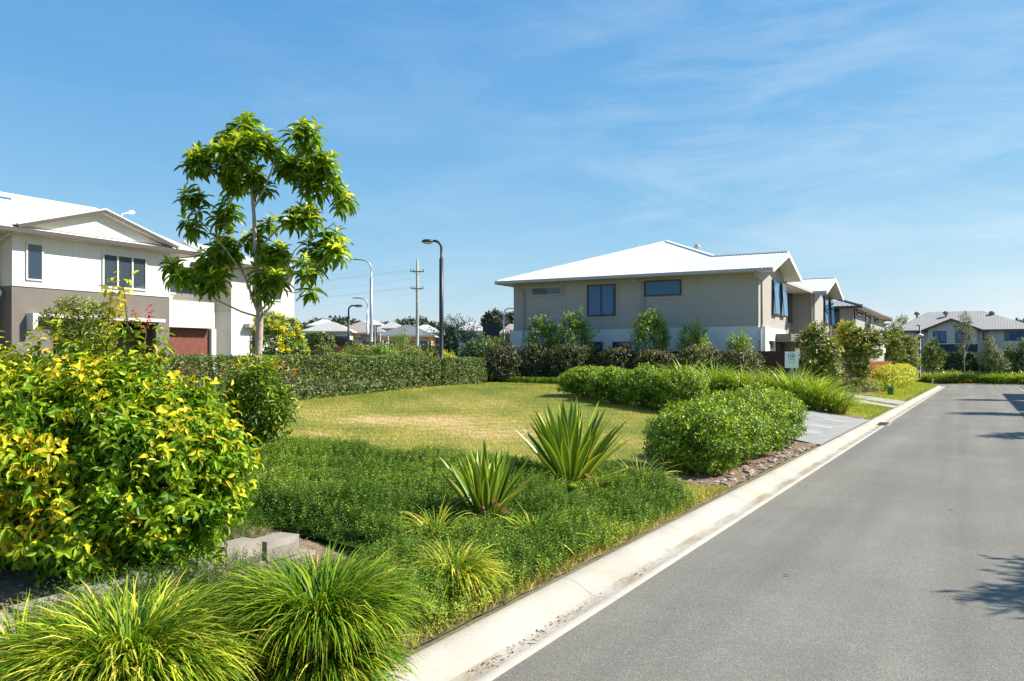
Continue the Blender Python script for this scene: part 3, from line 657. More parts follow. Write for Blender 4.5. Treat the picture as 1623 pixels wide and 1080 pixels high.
# rake boards of both gables
for c in (42.9, 58.2):
    for sg in (-1, 1):
        MB().beam((-8.27, c, 7.33), (-8.27, c+sg*3.62, 6.24), .04, .24, up=(0, 0, 1)).build('barge_board', M['trim_cream'], r_, world=True)
mb = MB()   # soffits
mb.slab([(-22.85, 39.32, 6.24), (-8.35, 39.32, 6.24), (-8.35, 39.94, 6.24), (-22.85, 39.94, 6.24)], .02)
mb.slab([(-22.85, 39.95, 6.24), (-22.24, 39.95, 6.24), (-22.24, 64, 6.24), (-22.85, 64, 6.24)], .02)
mb.slab([(-10.46, 46.4, 6.27), (-9.2, 46.4, 6.27), (-9.2, 54.6, 6.27), (-10.46, 54.6, 6.27)], .02)
for c in (42.9, 58.2):
    for sg in (-1, 1):
        mb.slab([(-9.07, c, 7.36), (-8.32, c, 7.36), (-8.32, c+sg*3.55, 6.285), (-9.07, c+sg*3.55, 6.285)], .02)
mb.build('soffit', M['trim_cream'], r_, world=True)
win_s(r_, NW-.04, 843, 456, 891, 468, fm='trim_taupe', gm='glass', fw=.06, slats=True)
win_s(r_, NW-.04, 931, 452.5, 975, 500.5, cols=2, gm='glass_sky_tint', fw=.07)
win_s(r_, NW-.04, 1021, 446, 1079.5, 468, gm='glass_sky_tint', fw=.06)
for x0, y0, x1, y1 in ((929.5, 451, 977, 502.5), (841.5, 454.5, 893, 470), (1019, 444.5, 1081.5, 470)):   # surrounds
    r0, zt = WS(x0, y0, NW-.04); r1, zb = WS(x1, y1, NW-.04); f = MB(); e = .05; o = (r0, NW-.04, zb); w_, h_ = r1-r0, zt-zb; nn = (0, -1, 0)
    f.obox(o, AX, nn, -e, 0, -e, h_+e, 0, .035); f.obox(o, AX, nn, w_, w_+e, -e, h_+e, 0, .035); f.obox(o, AX, nn, 0, w_, -e, 0, 0, .035); f.obox(o, AX, nn, 0, w_, h_, h_+e, 0, .035)
    f.build('window_surround', M['trim_taupe'], r_, world=True)
win_s(r_, NW, 937, 542, 955, 557, fm='dark_frame')
win_s(r_, NW, 971, 542, 1000, 557, fm='dark_frame')  # dark window added in place of a recess, standing in for its shade
r0, z0 = WS(946, 527, NW); MB().obox((r0, NW, z0), AX, (0, -1, 0), 0, .16, 0, .2, 0, .05).build('vent', M['galv'], r_, world=True)
for px in (829, 1019):
    r0, _ = WS(px, 500, NW-.1)
    pipe(r_, [(r0-.35, 39.26, 6.2), (r0-.35, 39.3, 6.05), (r0, 39.86, 5.85), (r0, 39.86, 3.3), (r0, 39.9, .5)], .05)
r0, _ = WS(1207, 500, NW-.1)
pipe(r_, [(r0-.15, 39.26, 6.2), (r0-.15, 39.3, 6.1), (r0, 39.86, 5.85), (r0, 39.86, 3.8)], .055)
pipe(r_, [(r0, 39.86, 3.8), (r0-.05, 39.9, 3.5), (r0-.05, 39.9, .5)], .055, 'white_metal')
pipe(r_, [(-9.2, 54.5, 6.2), (-9.25, 55.1, 5.9), (-9.25, 55.15, 3.3), (-9.25, 55.15, .5)], .05)
# awning windows of the two gables, sashes pushed open
def awning_window(pr, x0, y0, x1, y1):
    s0, zt = W(x0, y0, pr); s1, _ = W(x1, y1, pr); _, zb = W(x0, y1, pr)
    f = window(r_, (pr, s0, zb), AY, AX, s1-s0, zt-zb, cols=3, gm='glass', fw=.06)
    wd = (s1-s0)/3
    for k in (0, 2):
        mb = MB(); o = np.array((pr+.08, s0+k*wd+.03, zb+.05)); h = zt-zb-.1
        a = np.array(AY, float); v = []
        for (u, z, t) in [(0, h, 0), (wd-.06, h, 0), (wd-.06, 0, .11), (0, 0, .11)]:
            for dd in (0, .03): v.append(o+a*u+np.array((t+dd, 0, z)))
        mb.add(v, [[0, 2, 4, 6], [7, 5, 3, 1], [0, 1, 3, 2], [2, 3, 5, 4], [4, 5, 7, 6], [6, 7, 1, 0]])
        mb.build('sash', M['glass_sky_tint'], f, world=True)
awning_window(-9.08, 1222.5, 443, 1242, 499)
awning_window(-9.08, 1304.5, 469, 1317.5, 514)
win_r(r_, -10.48, 1248.5, 465, 1257, 511, gm='glass', fw=.07)
win_r(r_, -9.1, 1229, 541, 1244, 560, gm='glass', fm='dark_frame', cols=2)
s0, zt = W(1224, 541, -9.1); s1, _ = W(1256, 541, -9.1)
MB().box(-9.08, -8.2, s0, s1, zt, zt+.36).build('awning', M['grey_render'], r_, world=True)
MB().box(-9.09, -8.5, 45.75, 47.2, 2.2, 3.5).box(-10.49, -8.9, 47.2, 54.9, 2.75, 3.45).build('porch_band', M['grey_render'], r_, world=True)
MB().box(-10.49, -10.44, 48.2, 53.6, .3, 2.72).build('garage_door', M['garage_brown'], r_, world=True)
sl = W(1221, 541, -9.1); MB().box(-9.09, -8.98, sl[0]-.09, sl[0]+.03, sl[1]-.35, sl[1]+.05).build('wall_light', M['dark_frame'], r_, world=True)
MB().lathe([(.05, 0), (.05, .25), (.2, .27), (.2, .33), (.12, .5), (0.02, .52)], (-14.9, 49.6, 8.55)).build('roof_vent', M['roof_brown'], r_, smooth_=True, world=True)
MB().tube([(-17.9, 47.5, 8.7), (-17.9, 47.5, 9.05)], .04).build('vent_pipe', M['white_metal'], r_, world=True)

# ---- tiled house behind
TH3 = thing('brick_house', 'grey clad two storey house with tiled hip roof behind the second white gable', 'house', (-8.1, 65.6, .6))
r_ = TH3
mb = MB(); mb.box(-17, -8.1, 65.6, 65.8, .0, 5.95); mb.box(-8.3, -8.1, 65.8, 88.3, 0, 5.95); mb.box(-17, -16.8, 65.8, 88.3, 0, 5.95); mb.box(-16.8, -8.3, 88.1, 88.3, 0, 5.95)
mb.build('wall', M['wall_grey'], r_, world=True)
a, b, c, d = (-17.6, 65, 6.0), (-7.5, 65, 6.0), (-7.5, 89, 6.0), (-17.6, 89, 6.0); e, f_ = (-12.5, 70.2, 7.75), (-12.5, 83.8, 7.75)
for q in ([a, b, e], [b, c, f_, e], [c, d, f_], [d, a, e, f_]): MB().slab(q, .06).build('roof', M['roof_tile'], r_, world=True)
mb = MB()
for q in ((b, e), (a, e), (c, f_), (d, f_), (e, f_)): mb.beam(np.array(q[0])+(0, 0, .05), np.array(q[1])+(0, 0, .05), .25, .1)
mb.build('ridge_cap', M['roof_tile'], r_, world=True)
mb = MB()
for q in ((a, b), (b, c), (c, d), (d, a)): mb.beam(np.array(q[0])-(0, 0, .1), np.array(q[1])-(0, 0, .1), .14, .18)
mb.build('gutter', M['trim_brown'], r_, world=True)
MB().slab([(-17.5, 65.1, 5.93), (-7.6, 65.1, 5.93), (-7.6, 88.9, 5.93), (-17.5, 88.9, 5.93)], .02).build('soffit', M['trim_cream'], r_, world=True)
win_s(r_, 65.6, 1321, 488, 1329.5, 523)
for q in ((1357, 490, 1366, 500), (1371, 494, 1378, 522), (1385, 499, 1390.5, 511)): win_r(r_, -8.1, *q, fw=.08)
pipe(r_, [(-8.0, 65.55, 5.8), (-8.0, 65.52, .5)], .05, 'dark_frame')
MB().box(-8.09, -7.6, 66, 84, 2.7, 3.1).build('porch_band', M['white_render'], r_, world=True)

# ---- left row (white over grey)
LW = -37.0
LH = thing('townhouse', 'long white and grey two storey townhouse row with pediment and red garage door', 'house', (-37, 21, 1.4))
r_ = LH
sA = W(18, 453, LW)[0]; sB = W(268, 472, LW)[0]; sC = W(366, 494, LW)[0]; sD = W(467, 494, LW)[0]
zM = W(143, 462.3, LW)[1]; zE = W(30, 366, LW+.6)[1]+.12
BK = LW-9
RB = LW-1.25                                          # recessed wall plane
zM2 = W(366, 494, LW)[1]
s_op0, s_op1 = W(84, 520, LW)[0], W(247, 520, LW)[0]; z_op = W(84, 507, LW)[1]
mb = MB()                                             # grey ground storey of the first block
mb.box(LW-.25, LW, sA, s_op0, .6, zM); mb.box(LW-.25, LW, s_op1, sB, .6, zM); mb.box(LW-.25, LW, s_op0, s_op1, z_op, zM)
mb.box(LW-1.6, LW-.25, sA, sA+.2, .6, zM); mb.box(LW-1.6, LW-.25, sB-.2, sB, .6, zM)
mb.box(LW-1.2, LW-1.0, sA-9, sA, .6, zM)
mb.build('lower_wall', M['grey_render'], r_, world=True)
MB().box(LW-1.8, LW-1.62, sA, sB, .6, zM-.1).build('porch_back_wall', M['dark_void'], r_, world=True)  # near-black colour stands in for the shade inside the porch
g0, g1 = W(165, 540, LW-1.6)[0], W(240, 540, LW-1.6)[0]; zg = W(165, 524, LW-1.6)[1]
MB().box(LW-1.6, LW-1.5, g0, g1, .6, zg).build('garage_door', M['garage_brown'], r_, world=True)
w0, w1 = W(87, 530, LW-1.6)[0], W(150, 530, LW-1.6)[0]; zw = W(87, 516, LW-1.6)[1]
window(r_, (LW-1.6, w0, 1.3), AY, AX, w1-w0, zw-1.3, cols=3, fm='trim_cream', gm='glass', name='screen_door')
mb = MB()
mb.box(LW-.2, LW+.04, sA, sB, zM, zE+.1); mb.box(LW-9, LW-.2, sA, sA+.2, zM, zE+.1); mb.box(LW-9, LW-.2, sB-.2, sB, zM-.02, zE+.1)
mb.build('cladding', M['white_board'], r_, world=True)
MB().box(LW-1.4, LW-1.05, sA-9, sA, zM, zE+.1).build('cladding', M['cream_board'], r_, world=True)
# recess with the red garage door
zL = W(268, 492, LW)[1]; zGd = W(268, 519, LW-.5)[1]; sL = W(340, 495, LW)[0]
MB().box(RB-.2, RB, sB, sC, zL+.02, zE+.1).box(RB+.001, LW-.02, sB+.01, sL-.02, zL, W(268, 475, LW)[1]).build('cladding', M['cream_board'], r_, world=True)
MB().box(RB-.02, LW-.01, sB+.005, sL, zGd, zL).box(RB-.3, RB-.1, W(331, 540, RB)[0], sC, .6, zGd).box(RB-.098, LW-.3, W(331, 540, LW-.5)[0]+.002, W(331, 540, LW-.5)[0]+.32, .6, zGd-.004).build('wall', M['white_render'], r_, world=True)
MB().box(LW-.58, LW-.5, sB+.01, W(331, 540, LW-.5)[0], .6, zGd-.003).build('garage_door', M['garage_red'], r_, world=True)
# third block
mb = MB(); mb.box(LW-.2, LW, sC, sD, .6, zM2); mb.box(RB-.4, LW-.2, sC, sC+.2, .6, zM2); mb.box(LW-9, LW-.2, sD-.2, sD, .6, zM2); mb.build('wall', M['white_render'], r_, world=True)
mb = MB(); mb.box(LW-.2, LW-.03, sC+.03, sD-.03, zM2, zE+.1); mb.box(RB-.4, LW-.2, sC+.03, sC+.2, zM2, zE+.1); mb.box(LW-9, LW-.2, sD-.2, sD-.03, zM2, zE+.1); mb.build('cladding', M['cream_board'], r_, world=True)
# windows
win_r(r_, LW+.04, 40, 384, 67, 444, fm='trim_cream', gm='glass', fw=.07)
win_r(r_, LW+.04, 161, 400.5, 231, 456, cols=3, fm='trim_cream', gm='glass_clear', fw=.09, blinds=True)
win_r(r_, RB, 264, 418, 325, 466, cols=3, fm='trim_cream', gm='glass_clear', fw=.09, blinds=True)
win_r(r_, LW-.03, 396, 440, 445, 474, cols=3, fm='trim_cream', gm='glass_clear', fw=.09, blinds=True)
win_r(r_, LW, 396, 528, 408, 570, fm='trim_cream', gm='glass', fw=.07)
b0 = W(386, 514, LW); MB().box(LW, LW+.45, b0[0], b0[0]+1.2, b0[1]-.2, b0[1]+.02).build('hood', M['trim_taupe'], r_, world=True)
# white frame hood
c0, c1 = W(52, 500, LW+.5)[0], W(262, 507, LW+.5)[0]; zt = W(56, 496.5, LW+.5)[1]; zb = W(56, 523, LW+.5)[1]
MB().box(LW+.002, LW+.5, c0, c1, zt-.16, zt).box(LW+.003, LW+.499, c0+.001, c0+.22, zb, zt-.161).build('hood', M['white_render'], r_, world=True)
# roof: eave, ridge and hip ends
EV = LW+.6; RD_ = LW-5.2
zR = W(0, 304, RD_)[1]; sh = W(152, 327, RD_)[0]; sEnd = W(318, 404, EV)[0]
e0, e1 = (EV, sA-14, zE), (EV, sEnd, zE); k0, k1 = (RD_, sA-14, zR), (RD_, sh, zR); bb = (LW-11.5, sEnd, zE); b0_ = (LW-11.5, sA-14, zE)
for q, mt in (([e0, e1, k1, k0], 'roof_white_y'), ([e1, bb, k1], 'roof_white_x'), ([bb, b0_, k0, k1], 'roof_white_y')): MB().slab(q, .06).build('roof', M[mt], r_, world=True)
f1, f2 = W(342, 415, EV)[0], W(476, 423, EV)[0]; z3 = W(342, 414.6, EV)[1]+.06
p1, p2, p3, p4 = (EV, f1, z3), (EV, f2, z3), (LW-10, f2, z3), (LW-10, f1, z3); pk1, pk2 = (LW-4.5, f1+2.5, z3+1.7), (LW-4.5, f2-4.5, z3+1.7)
for q, mt in (([p1, p2, pk2, pk1], 'roof_white_y'), ([p2, p3, pk2], 'roof_white_x'), ([p3, p4, pk1, pk2], 'roof_white_y'), ([p4, p1, pk1], 'roof_white_x')): MB().slab(q, .06).build('roof', M[mt], r_, world=True)
for p_, q_ in (((EV+.06, sA-14, zE-.1), (EV+.06, sEnd+.13, zE-.1)), ((EV-.02, sEnd+.06, zE-.1), (LW-11, sEnd+.06, zE-.1)), ((EV+.06, f1-.13, z3-.1), (EV+.06, f2+.13, z3-.1)), ((EV-.02, f1-.06, z3-.1), (LW-9, f1-.06, z3-.1)), ((EV-.02, f2+.06, z3-.1), (LW-9, f2+.06, z3-.1))):
    MB().beam(p_, q_, .14, .2).build('gutter', M['trim_brown'], r_, world=True)
MB().slab([(EV-.02, sA-14, zE-.14), (EV-.02, sEnd, zE-.14), (LW-3, sEnd, zE-.14), (LW-3, sA-14, zE-.14)], .03).slab([(EV-.02, f1, z3-.13), (EV-.02, f2, z3-.13), (LW-3, f2, z3-.13), (LW-3, f1, z3-.13)], .03).build('soffit', M['trim_cream'], r_, world=True)
# pediment
PW = LW+.35
pa = W(157, 333, PW); pl_ = W(24, 358, PW); pr_ = W(272, 394, PW); zpb = (pl_[1]+pr_[1])/2+.12
tri = [(PW, pl_[0]+.5, zpb-.05), (PW, pr_[0]-.5, zpb-.05), (PW, (pl_[0]+pr_[0])/2, pa[1]-.12)]
mb = MB(); mb.add(tri+[(PW-.1, *t[1:]) for t in tri], ([[0, 1, 2], [5, 4, 3]],)); mb.build('pediment', M['cream'], r_, world=True)
sm_ = (pl_[0]+pr_[0])/2
bk = PW-(pa[1]-zE)/((zR-zE)/(EV-RD_))-.2
for q in ([(PW+.4, pl_[0]-.1, zpb), (PW+.4, sm_, pa[1]+.05), (bk, sm_, pa[1]+.05), (PW-.6, pl_[0]-.1, zpb)], [(PW+.4, sm_, pa[1]+.05), (PW+.4, pr_[0]+.1, zpb), (PW-.6, pr_[0]+.1, zpb), (bk, sm_, pa[1]+.05)]):
    MB().slab(q, .06).build('roof', M['roof_white_y'], r_, world=True)
mb = MB()
for e in (pl_[0]-.1, pr_[0]+.1): mb.beam((PW+.37, e, zpb-.12), (PW+.37, sm_, pa[1]-.06), .05, .2)
mb.build('barge_board', M['trim_brown'], r_, world=True)
mb = MB()
for e in (pl_[0]+.1, pr_[0]-.1): mb.beam((PW+.15, e, zpb-.08), (PW+.15, sm_, pa[1]-.13), .36, .06)
mb.build('pediment_soffit', M['trim_cream'], r_, world=True)
q = W(12, 366, LW+.3); pipe(r_, [(EV-.1, sA-.3, zE-.2), (LW-.6, sA-.25, zE-.5), (LW-.9, sA-.15, zE-.6), (LW-.9, sA-.15, zM+.1), (LW-.6, sA-.1, zM-.3), (LW-.6, sA-.4, zM-.8), (LW-.6, sA-.4, .8)], .06, 'trim_cream')
q = W(205, 337, LW-3.0); MB().tube([(LW-3, q[0]-.6, q[1]-.9), (LW-3, q[0]-.45, q[1]-.15), (LW-3, q[0], q[1])], .03).lathe([(.0, 0), (.17, .02), (.2, .12), (.1, .2), (0.01, .22)], (LW-3, q[0]+.1, q[1]-.08)).build('roof_vent', M['white_metal'], r_, world=True)
q = W(5, 308, RD_+1); MB().box(RD_+.6, RD_+1.3, q[0]-.6, q[0]+.2, q[1]-.6, q[1]-.18).build('skylight', M['glass_sky_tint'], r_, world=True)

# ---- generic hip-roofed house for the distance and across the road
def hip_house(label, c, wd, dp, rz, z0, wall_h, roof_h, wallm, roofm, ov=.5, trim='trim_cream', wins=(), cat='house', group=None, name='house', ridge=None):
    h = thing(name, label, cat, (c[0], c[1], z0), rz, group); x, y = wd/2, dp/2
    mb = MB(); t = .2
    mb.box(-x, x, -y, -y+t, -1, wall_h); mb.box(-x, x, y-t, y, -1, wall_h); mb.box(-x, -x+t, -y+t, y-t, -1, wall_h); mb.box(x-t, x, -y+t, y-t, -1, wall_h); mb.build('wall', M[wallm], h)
    X, Y = x+ov, y+ov; rl = max(.1, X-Y) if ridge is None else ridge
    a, b, cc, d, e, f = (-X, -Y, wall_h), (X, -Y, wall_h), (X, Y, wall_h), (-X, Y, wall_h), (-rl, 0, wall_h+roof_h), (rl, 0, wall_h+roof_h)
    ro = MB(); [ro.slab(q, .06) for q in ([a, b, f, e], [b, cc, f], [cc, d, e, f], [d, a, e])]; ro.build('roof', M[roofm], h)
    gu = MB(); [gu.beam(np.array(p)-(0, 0, .1), np.array(q)-(0, 0, .1), .13, .18) for p, q in ((a, b), (b, cc), (cc, d), (d, a))]; gu.build('gutter', M[trim], h)
    MB().slab([(-X+.05, -Y+.05, wall_h-.12), (X-.05, -Y+.05, wall_h-.12), (X-.05, Y-.05, wall_h-.12), (-X+.05, Y-.05, wall_h-.12)], .02).build('soffit', M[trim], h)
    for (side, u, z, ww, hh) in wins:
        o, a_, n_ = {'f': ((u, -y, z), AX, (0, -1, 0)), 'l': ((-x, u+ww, z), (0, -1, 0), (-1, 0, 0)), 'r': ((x, u, z), AY, AX)}[side]
        fr = MB(); fr.obox(o, a_, n_, 0, ww, 0, hh, 0, .04); fo = fr.build('window', M['dark_frame'], h)
        MB().obox(o, a_, n_, .07, ww/2-.03, .07, hh-.07, .042, .05).obox(o, a_, n_, ww/2+.03, ww-.07, .07, hh-.07, .042, .05).build('pane', M['glass_sky_tint'], fo)
    return h

# ---- grey-roofed house at the end of the street
GS = 112.0
def gx(px, py=520): return WS(px, py, GS)
GH = thing('house', 'wide grey roofed house with front gable facing down the street', 'house', (-3, GS, .0))
r_ = GH
x0, x1 = gx(1413)[0], gx(1652)[0]; zE = gx(1500, 523.5)[1]; xr0, xr1 = WS(1469, 494, GS+6)[0], WS(1557, 494, GS+6)[0]; zR = WS(1510, 494, GS+6)[1]
MB().box(x0+.6, x1-.6, GS, GS+.2, -1, zE).box(x0+.6, x0+.8, GS+.2, GS+12, -1, zE).box(x1-.8, x1-.6, GS+.2, GS+12, -1, zE).box(x0+.8, x1-.8, GS+11.8, GS+12, -1, zE).build('wall', M['wall_pale'], r_, world=True)
a, b, c, d, e, f_ = (x0, GS-.6, zE), (x1, GS-.6, zE), (x1, GS+12.6, zE), (x0, GS+12.6, zE), (xr0, GS+6, zR), (xr1, GS+6, zR)
mb = MB(); [mb.slab(q, .06) for q in ([a, b, f_, e], [b, c, f_], [c, d, e, f_], [d, a, e])]; mb.build('roof', M['roof_grey_x'], r_, world=True)
mb = MB(); [mb.beam(np.array(p)-(0, 0, .1), np.array(q)-(0, 0, .1), .14, .2) for p, q in ((a, b), (b, c), (c, d), (d, a))]; mb.build('gutter', M['trim_brown'], r_, world=True)
gl, gr, ga = WS(1460, 523, GS-1.2), WS(1556, 523, GS-1.2), WS(1507, 505, GS-1.2); gy = GS-1.2; gm_ = (gl[0]+gr[0])/2
MB().box(gl[0]+.7, gr[0]-.5, gy, gy+.2, -1, zE).box(gl[0]+.7, gl[0]+.9, gy+.2, GS, -1, zE).box(gr[0]-.7, gr[0]-.5, gy+.2, GS, -1, zE).add([(gl[0]+.3, gy, zE), (gr[0]-.3, gy, zE), (gm_, gy, ga[1]-.15), (gl[0]+.3, gy+.2, zE), (gr[0]-.3, gy+.2, zE), (gm_, gy+.2, ga[1]-.15)], [[0, 1, 2], [5, 4, 3]]).build('gable_wall', M['wall_pale'], r_, world=True)
mb = MB(); [mb.slab(q, .08) for q in ([(gl[0], gy-.5, zE), (gm_, gy-.5, ga[1]), (gm_, GS+4.5, ga[1]), (gl[0], GS, zE)], [(gm_, gy-.5, ga[1]), (gr[0], gy-.5, zE), (gr[0], GS, zE), (gm_, GS+4.5, ga[1])])]; mb.build('gable_roof', M['roof_grey_x'], r_, world=True)
mb = MB(); [mb.beam((q, gy-.5, zE-.12), (gm_, gy-.5, ga[1]-.12), .06, .22) for q in (gl[0], gr[0])]; mb.build('barge_board', M['trim_brown'], r_, world=True)
win_s(r_, gy, 1478.5, 525.5, 1499, 544, cols=2, gm='glass_sky_tint', fw=.08); win_s(r_, gy, 1514, 525.5, 1536, 544, cols=2, gm='glass_sky_tint', fw=.08)
win_s(r_, GS, 1557.5, 526, 1565, 540, fw=.08); win_s(r_, GS, 1592, 526, 1626, 540, cols=3, gm='glass_sky_tint', fw=.08); win_s(r_, GS, 1452, 526.5, 1459, 541, fw=.08); win_s(r_, GS, 1424, 526.5, 1431, 534, fw=.08)
qa, qb = WS(1489, 546, gy-.05), WS(1549, 566, gy-.05)
MB().box(qa[0], qb[0], gy-.08, gy-.01, 0, qa[1]).build('garage_door', M['dark_navy'], r_, world=True)
MB().box(qa[0]-.2, qb[0]+.1, gy-.25, gy-.002, qa[1]+.002, qa[1]+.1).build('garage_lintel', M['trim_cream'], r_, world=True)
qa, qb = WS(1596, 553, GS), WS(1640, 570, GS); MB().box(qa[0], qb[0], GS-.06, GS-.002, 0, qa[1]).build('garage_door', M['dark_void'], r_, world=True)
for px, py, dd in ((1453, 500, 4), (1498.6, 499, 4), (1571.5, 499, 4.5)):
    q = WS(px, py, GS+dd); MB().lathe([(.12, -.5), (.12, 0), (.3, .05), (.34, .25), (.2, .42), (.02, .45)], (q[0], GS+dd, q[1])).build('roof_vent', M['roof_dark'], r_, smooth_=True, world=True)

# ---- townhouses across the road (they throw the shade on the asphalt)
for i, (sc_, lb) in enumerate(((42.0, 'nearest hip roofed townhouse across the road casting shade on the asphalt'), (55.5, 'middle hip roofed townhouse across the road casting shade on the asphalt'), (69.5, 'farthest hip roofed townhouse across the road casting shade on the asphalt'))):
    hip_house(lb, (12.4, sc_), 11.4, 9.2, R(-90), .4, 5.4, 2.0, 'taupe_board', 'roof_white', wins=[('f', -4, 3.3, 1.6, 1.3), ('f', 1.5, 3.3, 1.6, 1.3), ('f', -3.8, .9, 1.8, 1.3), ('f', 1, .2, 2.8, 2.1)], group='townhouses across the road', name='townhouse')

# ------------------------------------------------------------------ fences, signs, lamps, poles
def fence(label, p, q, ht, mat, cat='fence', pw=.1, group=None, rails=True):
    p = np.array(p, float); q = np.array(q, float); d = q-p; ln = np.linalg.norm(d); d /= ln; n = np.array((d[1], -d[0]))
    z0 = min(Tz(*p), Tz(*q)); h = thing('timber_fence', label, cat, (p[0], p[1], z0), 0, group)
    mb = MB(); a = (d[0], d[1], 0); nn = (n[0], n[1], 0)
    for k in range(int(ln/pw)):
        x = k*pw; g = p+d*x; zz = Tz(*g)-z0-.1
        mb.obox((0, 0, 0), a, nn, x-.004, x+pw+.004, zz, ht+rng.normal(0, .006), .012*(k % 2), .016+.012*(k % 2))
    mb.build('panel', M[mat], h)
    r_ = MB(); [r_.obox((0, 0, 0), a, nn, 0, ln, z, z+.08, -.05, -.002) for z in (.35, ht-.35)]; r_.build('rail', M[mat], h)
    for x in np.arange(.05, ln, 2.4): MB().obox((0, 0, 0), a, nn, x, x+.09, -.3, ht-.08, -.14, -.052).build('post', M[mat], h)
    return h
fence('dark brown paling fence behind the clipped bushes and speed sign', (-22.0, 38.75), (-7.2, 38.75), 2.52-Tz(-7.2, 38.75), 'timber_dark')
fence('weathered grey paling fence behind the small trees by the driveway', (-8.2, 55.0), (-6.0, 55.0), 1.75, 'timber_grey')
fence('orange brown paling fence above the yellow green hedge', (-6.2, 57.0), (-6.2, 73.5), 1.95, 'timber_orange')

SGN = at(1254, 33.5)
sg = thing('speed_sign', 'white speed sign reading 10 in front of the dark brown fence', 'sign', SGN, TH)
ppm = FPX/33.5
zt = EYE+(HZ-557.5)/ppm-SGN[2]; sw = 21.5/ppm
MB().box(-.03, .03, .0, .05, -.1, zt).build('post', M['galv'], sg)
pn = MB().box(-sw/2, sw/2, -.03, -.005, zt-26/ppm, zt).build('panel', M['sign_white'], sg)
c = zt-7.5/ppm; mb = MB(); a = np.linspace(0, 2*np.pi, 33); ro, ri = 5.6/ppm, 4.8/ppm
v = [(x*np.cos(t), -.0325, c+x*np.sin(t)) for x in (ri, ro) for t in a]; mb.add(v, [[i, i+1, 34+i, 33+i] for i in range(32)]); mb.build('ring', M['sign_black'], pn)
def text(body, size, loc, rot, mat, parent, name, ext=.001, bold=0.):
    cu = bpy.data.curves.new(name, 'FONT'); cu.body = body; cu.size = size; cu.align_x = 'CENTER'; cu.align_y = 'CENTER'; cu.extrude = ext; cu.offset = bold
    tmp = bpy.data.objects.new('tmp', cu); COL.objects.link(tmp); bpy.context.view_layer.update()
    me = bpy.data.meshes.new_from_object(tmp.evaluated_get(bpy.context.evaluated_depsgraph_get())); bpy.data.objects.remove(tmp)
    me.materials.clear(); me.materials.append(mat); o = bpy.data.objects.new(name, me); COL.objects.link(o); o.parent = parent; o.location = loc; o.rotation_euler = rot
    return o
text('10', 5.9/ppm, (0, -.034, c), (R(90), 0, 0), M['sign_black'], pn, 'number', bold=.006)
mb = MB(); [mb.box(-6/ppm, 6/ppm-k*.02, -.033, -.0305, zt-(15.5+k*2.3)/ppm, zt-(14.7+k*2.3)/ppm) for k in range(2)]; mb.build('small_print', M['sign_green'], pn)

def lamp(label, px, D, top_py, mat, rl, ru, split_py, reach, head='disc', side=-1, group=None, name='street_lamp', hl=.55):
    x, y, z = at(px, D); h = thing(name, label, 'street lamp', (x, y, z), TH, group)
    H = EYE+(HZ-top_py)/FPX*D-z; hs = EYE+(HZ-split_py)/FPX*D-z; ra = min(abs(reach)*.75, .09*H)
    MB().tube([(0, 0, -.3), (0, 0, hs*.5), (0, 0, hs)], [rl, rl, rl*.95], 12).lathe([(rl*1.5, -.05), (rl*1.5, .12), (rl, .16)], (0, 0, 0), 12).build('pole', M[mat], h, smooth_=True)
    arc_ = [(0, 0, hs-.02), (0, 0, H-ra)]+[(side*ra*(1-math.cos(t)), 0, H-ra+ra*math.sin(t)) for t in np.linspace(.2, math.pi/2, 7)]+[(side*abs(reach), 0, H+ (.0 if head == 'disc' else .03*abs(reach)))]
    MB().tube(arc_, ru, 10).build('arm', M[mat], h, smooth_=True)
    ex = side*abs(reach)
    mb = MB()
    if head == 'disc':
        a = np.arange(16)*2*np.pi/16
        prof = [(.0, .07), (.6, .06), (.95, .0), (1.0, -.04), (.9, -.07)]
        v = [(ex+side*hl*.7+hl*r*np.cos(t), hl*.62*r*np.sin(t), H+zz) for r, zz in prof for t in a]
        mb.add(v, [[i*16+j, i*16+(j+1) % 16, (i+1)*16+(j+1) % 16, (i+1)*16+j] for i in range(4) for j in range(16)])
        ho = mb.build('lamp_head', M[mat], h, smooth_=True)
        lm = MB(); v = [(ex+side*hl*.7+hl*r*np.cos(t), hl*.62*r*np.sin(t), H+zz) for r, zz in [(.9, -.065), (.6, -.13), (.02, -.15)] for t in a]
        lm.add(v, [[i*16+j, i*16+(j+1) % 16, (i+1)*16+(j+1) % 16, (i+1)*16+j] for i in range(2) for j in range(16)]); lm.build('lens', M['lens'], ho, smooth_=True)
    else:
        e = side*hl
        mb.add([(ex, -.09, H-.03), (ex, .09, H-.03), (ex+e, .14, H), (ex+e, -.14, H), (ex, -.07, H+.12), (ex, .07, H+.12), (ex+e, .1, H+.1), (ex+e, -.1, H+.1)], [[0, 1, 2, 3], [4, 7, 6, 5], [0, 4, 5, 1], [1, 5, 6, 2], [2, 6, 7, 3], [3, 7, 4, 0]])
        ho = mb.build('lamp_head', M[mat], h); MB().box(min(ex+e*.2, ex+e*.9), max(ex+e*.2, ex+e*.9), -.08, .08, H-.06, H-.035).build('lens', M['lens'], ho)
    return h
lamp('tall black street lamp with curved arm standing in the clipped hedge', 699, 36.2, 382, 'black_metal', .095, .055, 410, .42, hl=.26)
lamp('short black street lamp behind the hedge, next to the tall grey poles', 552, 62, 484.5, 'black_metal', .09, .06, 502, .45, side=1, hl=.36)
lamp('tall galvanised street light with long straight arm beyond the hedge', 588, 88, 412, 'galv', .16, .08, 440, 2.2, head='cobra', hl=.55)
lamp('galvanised street light with rounded arm, shorter of the two grey poles', 582, 112, 473, 'galv', .15, .09, 500, 1.5, head='cobra', hl=.6)
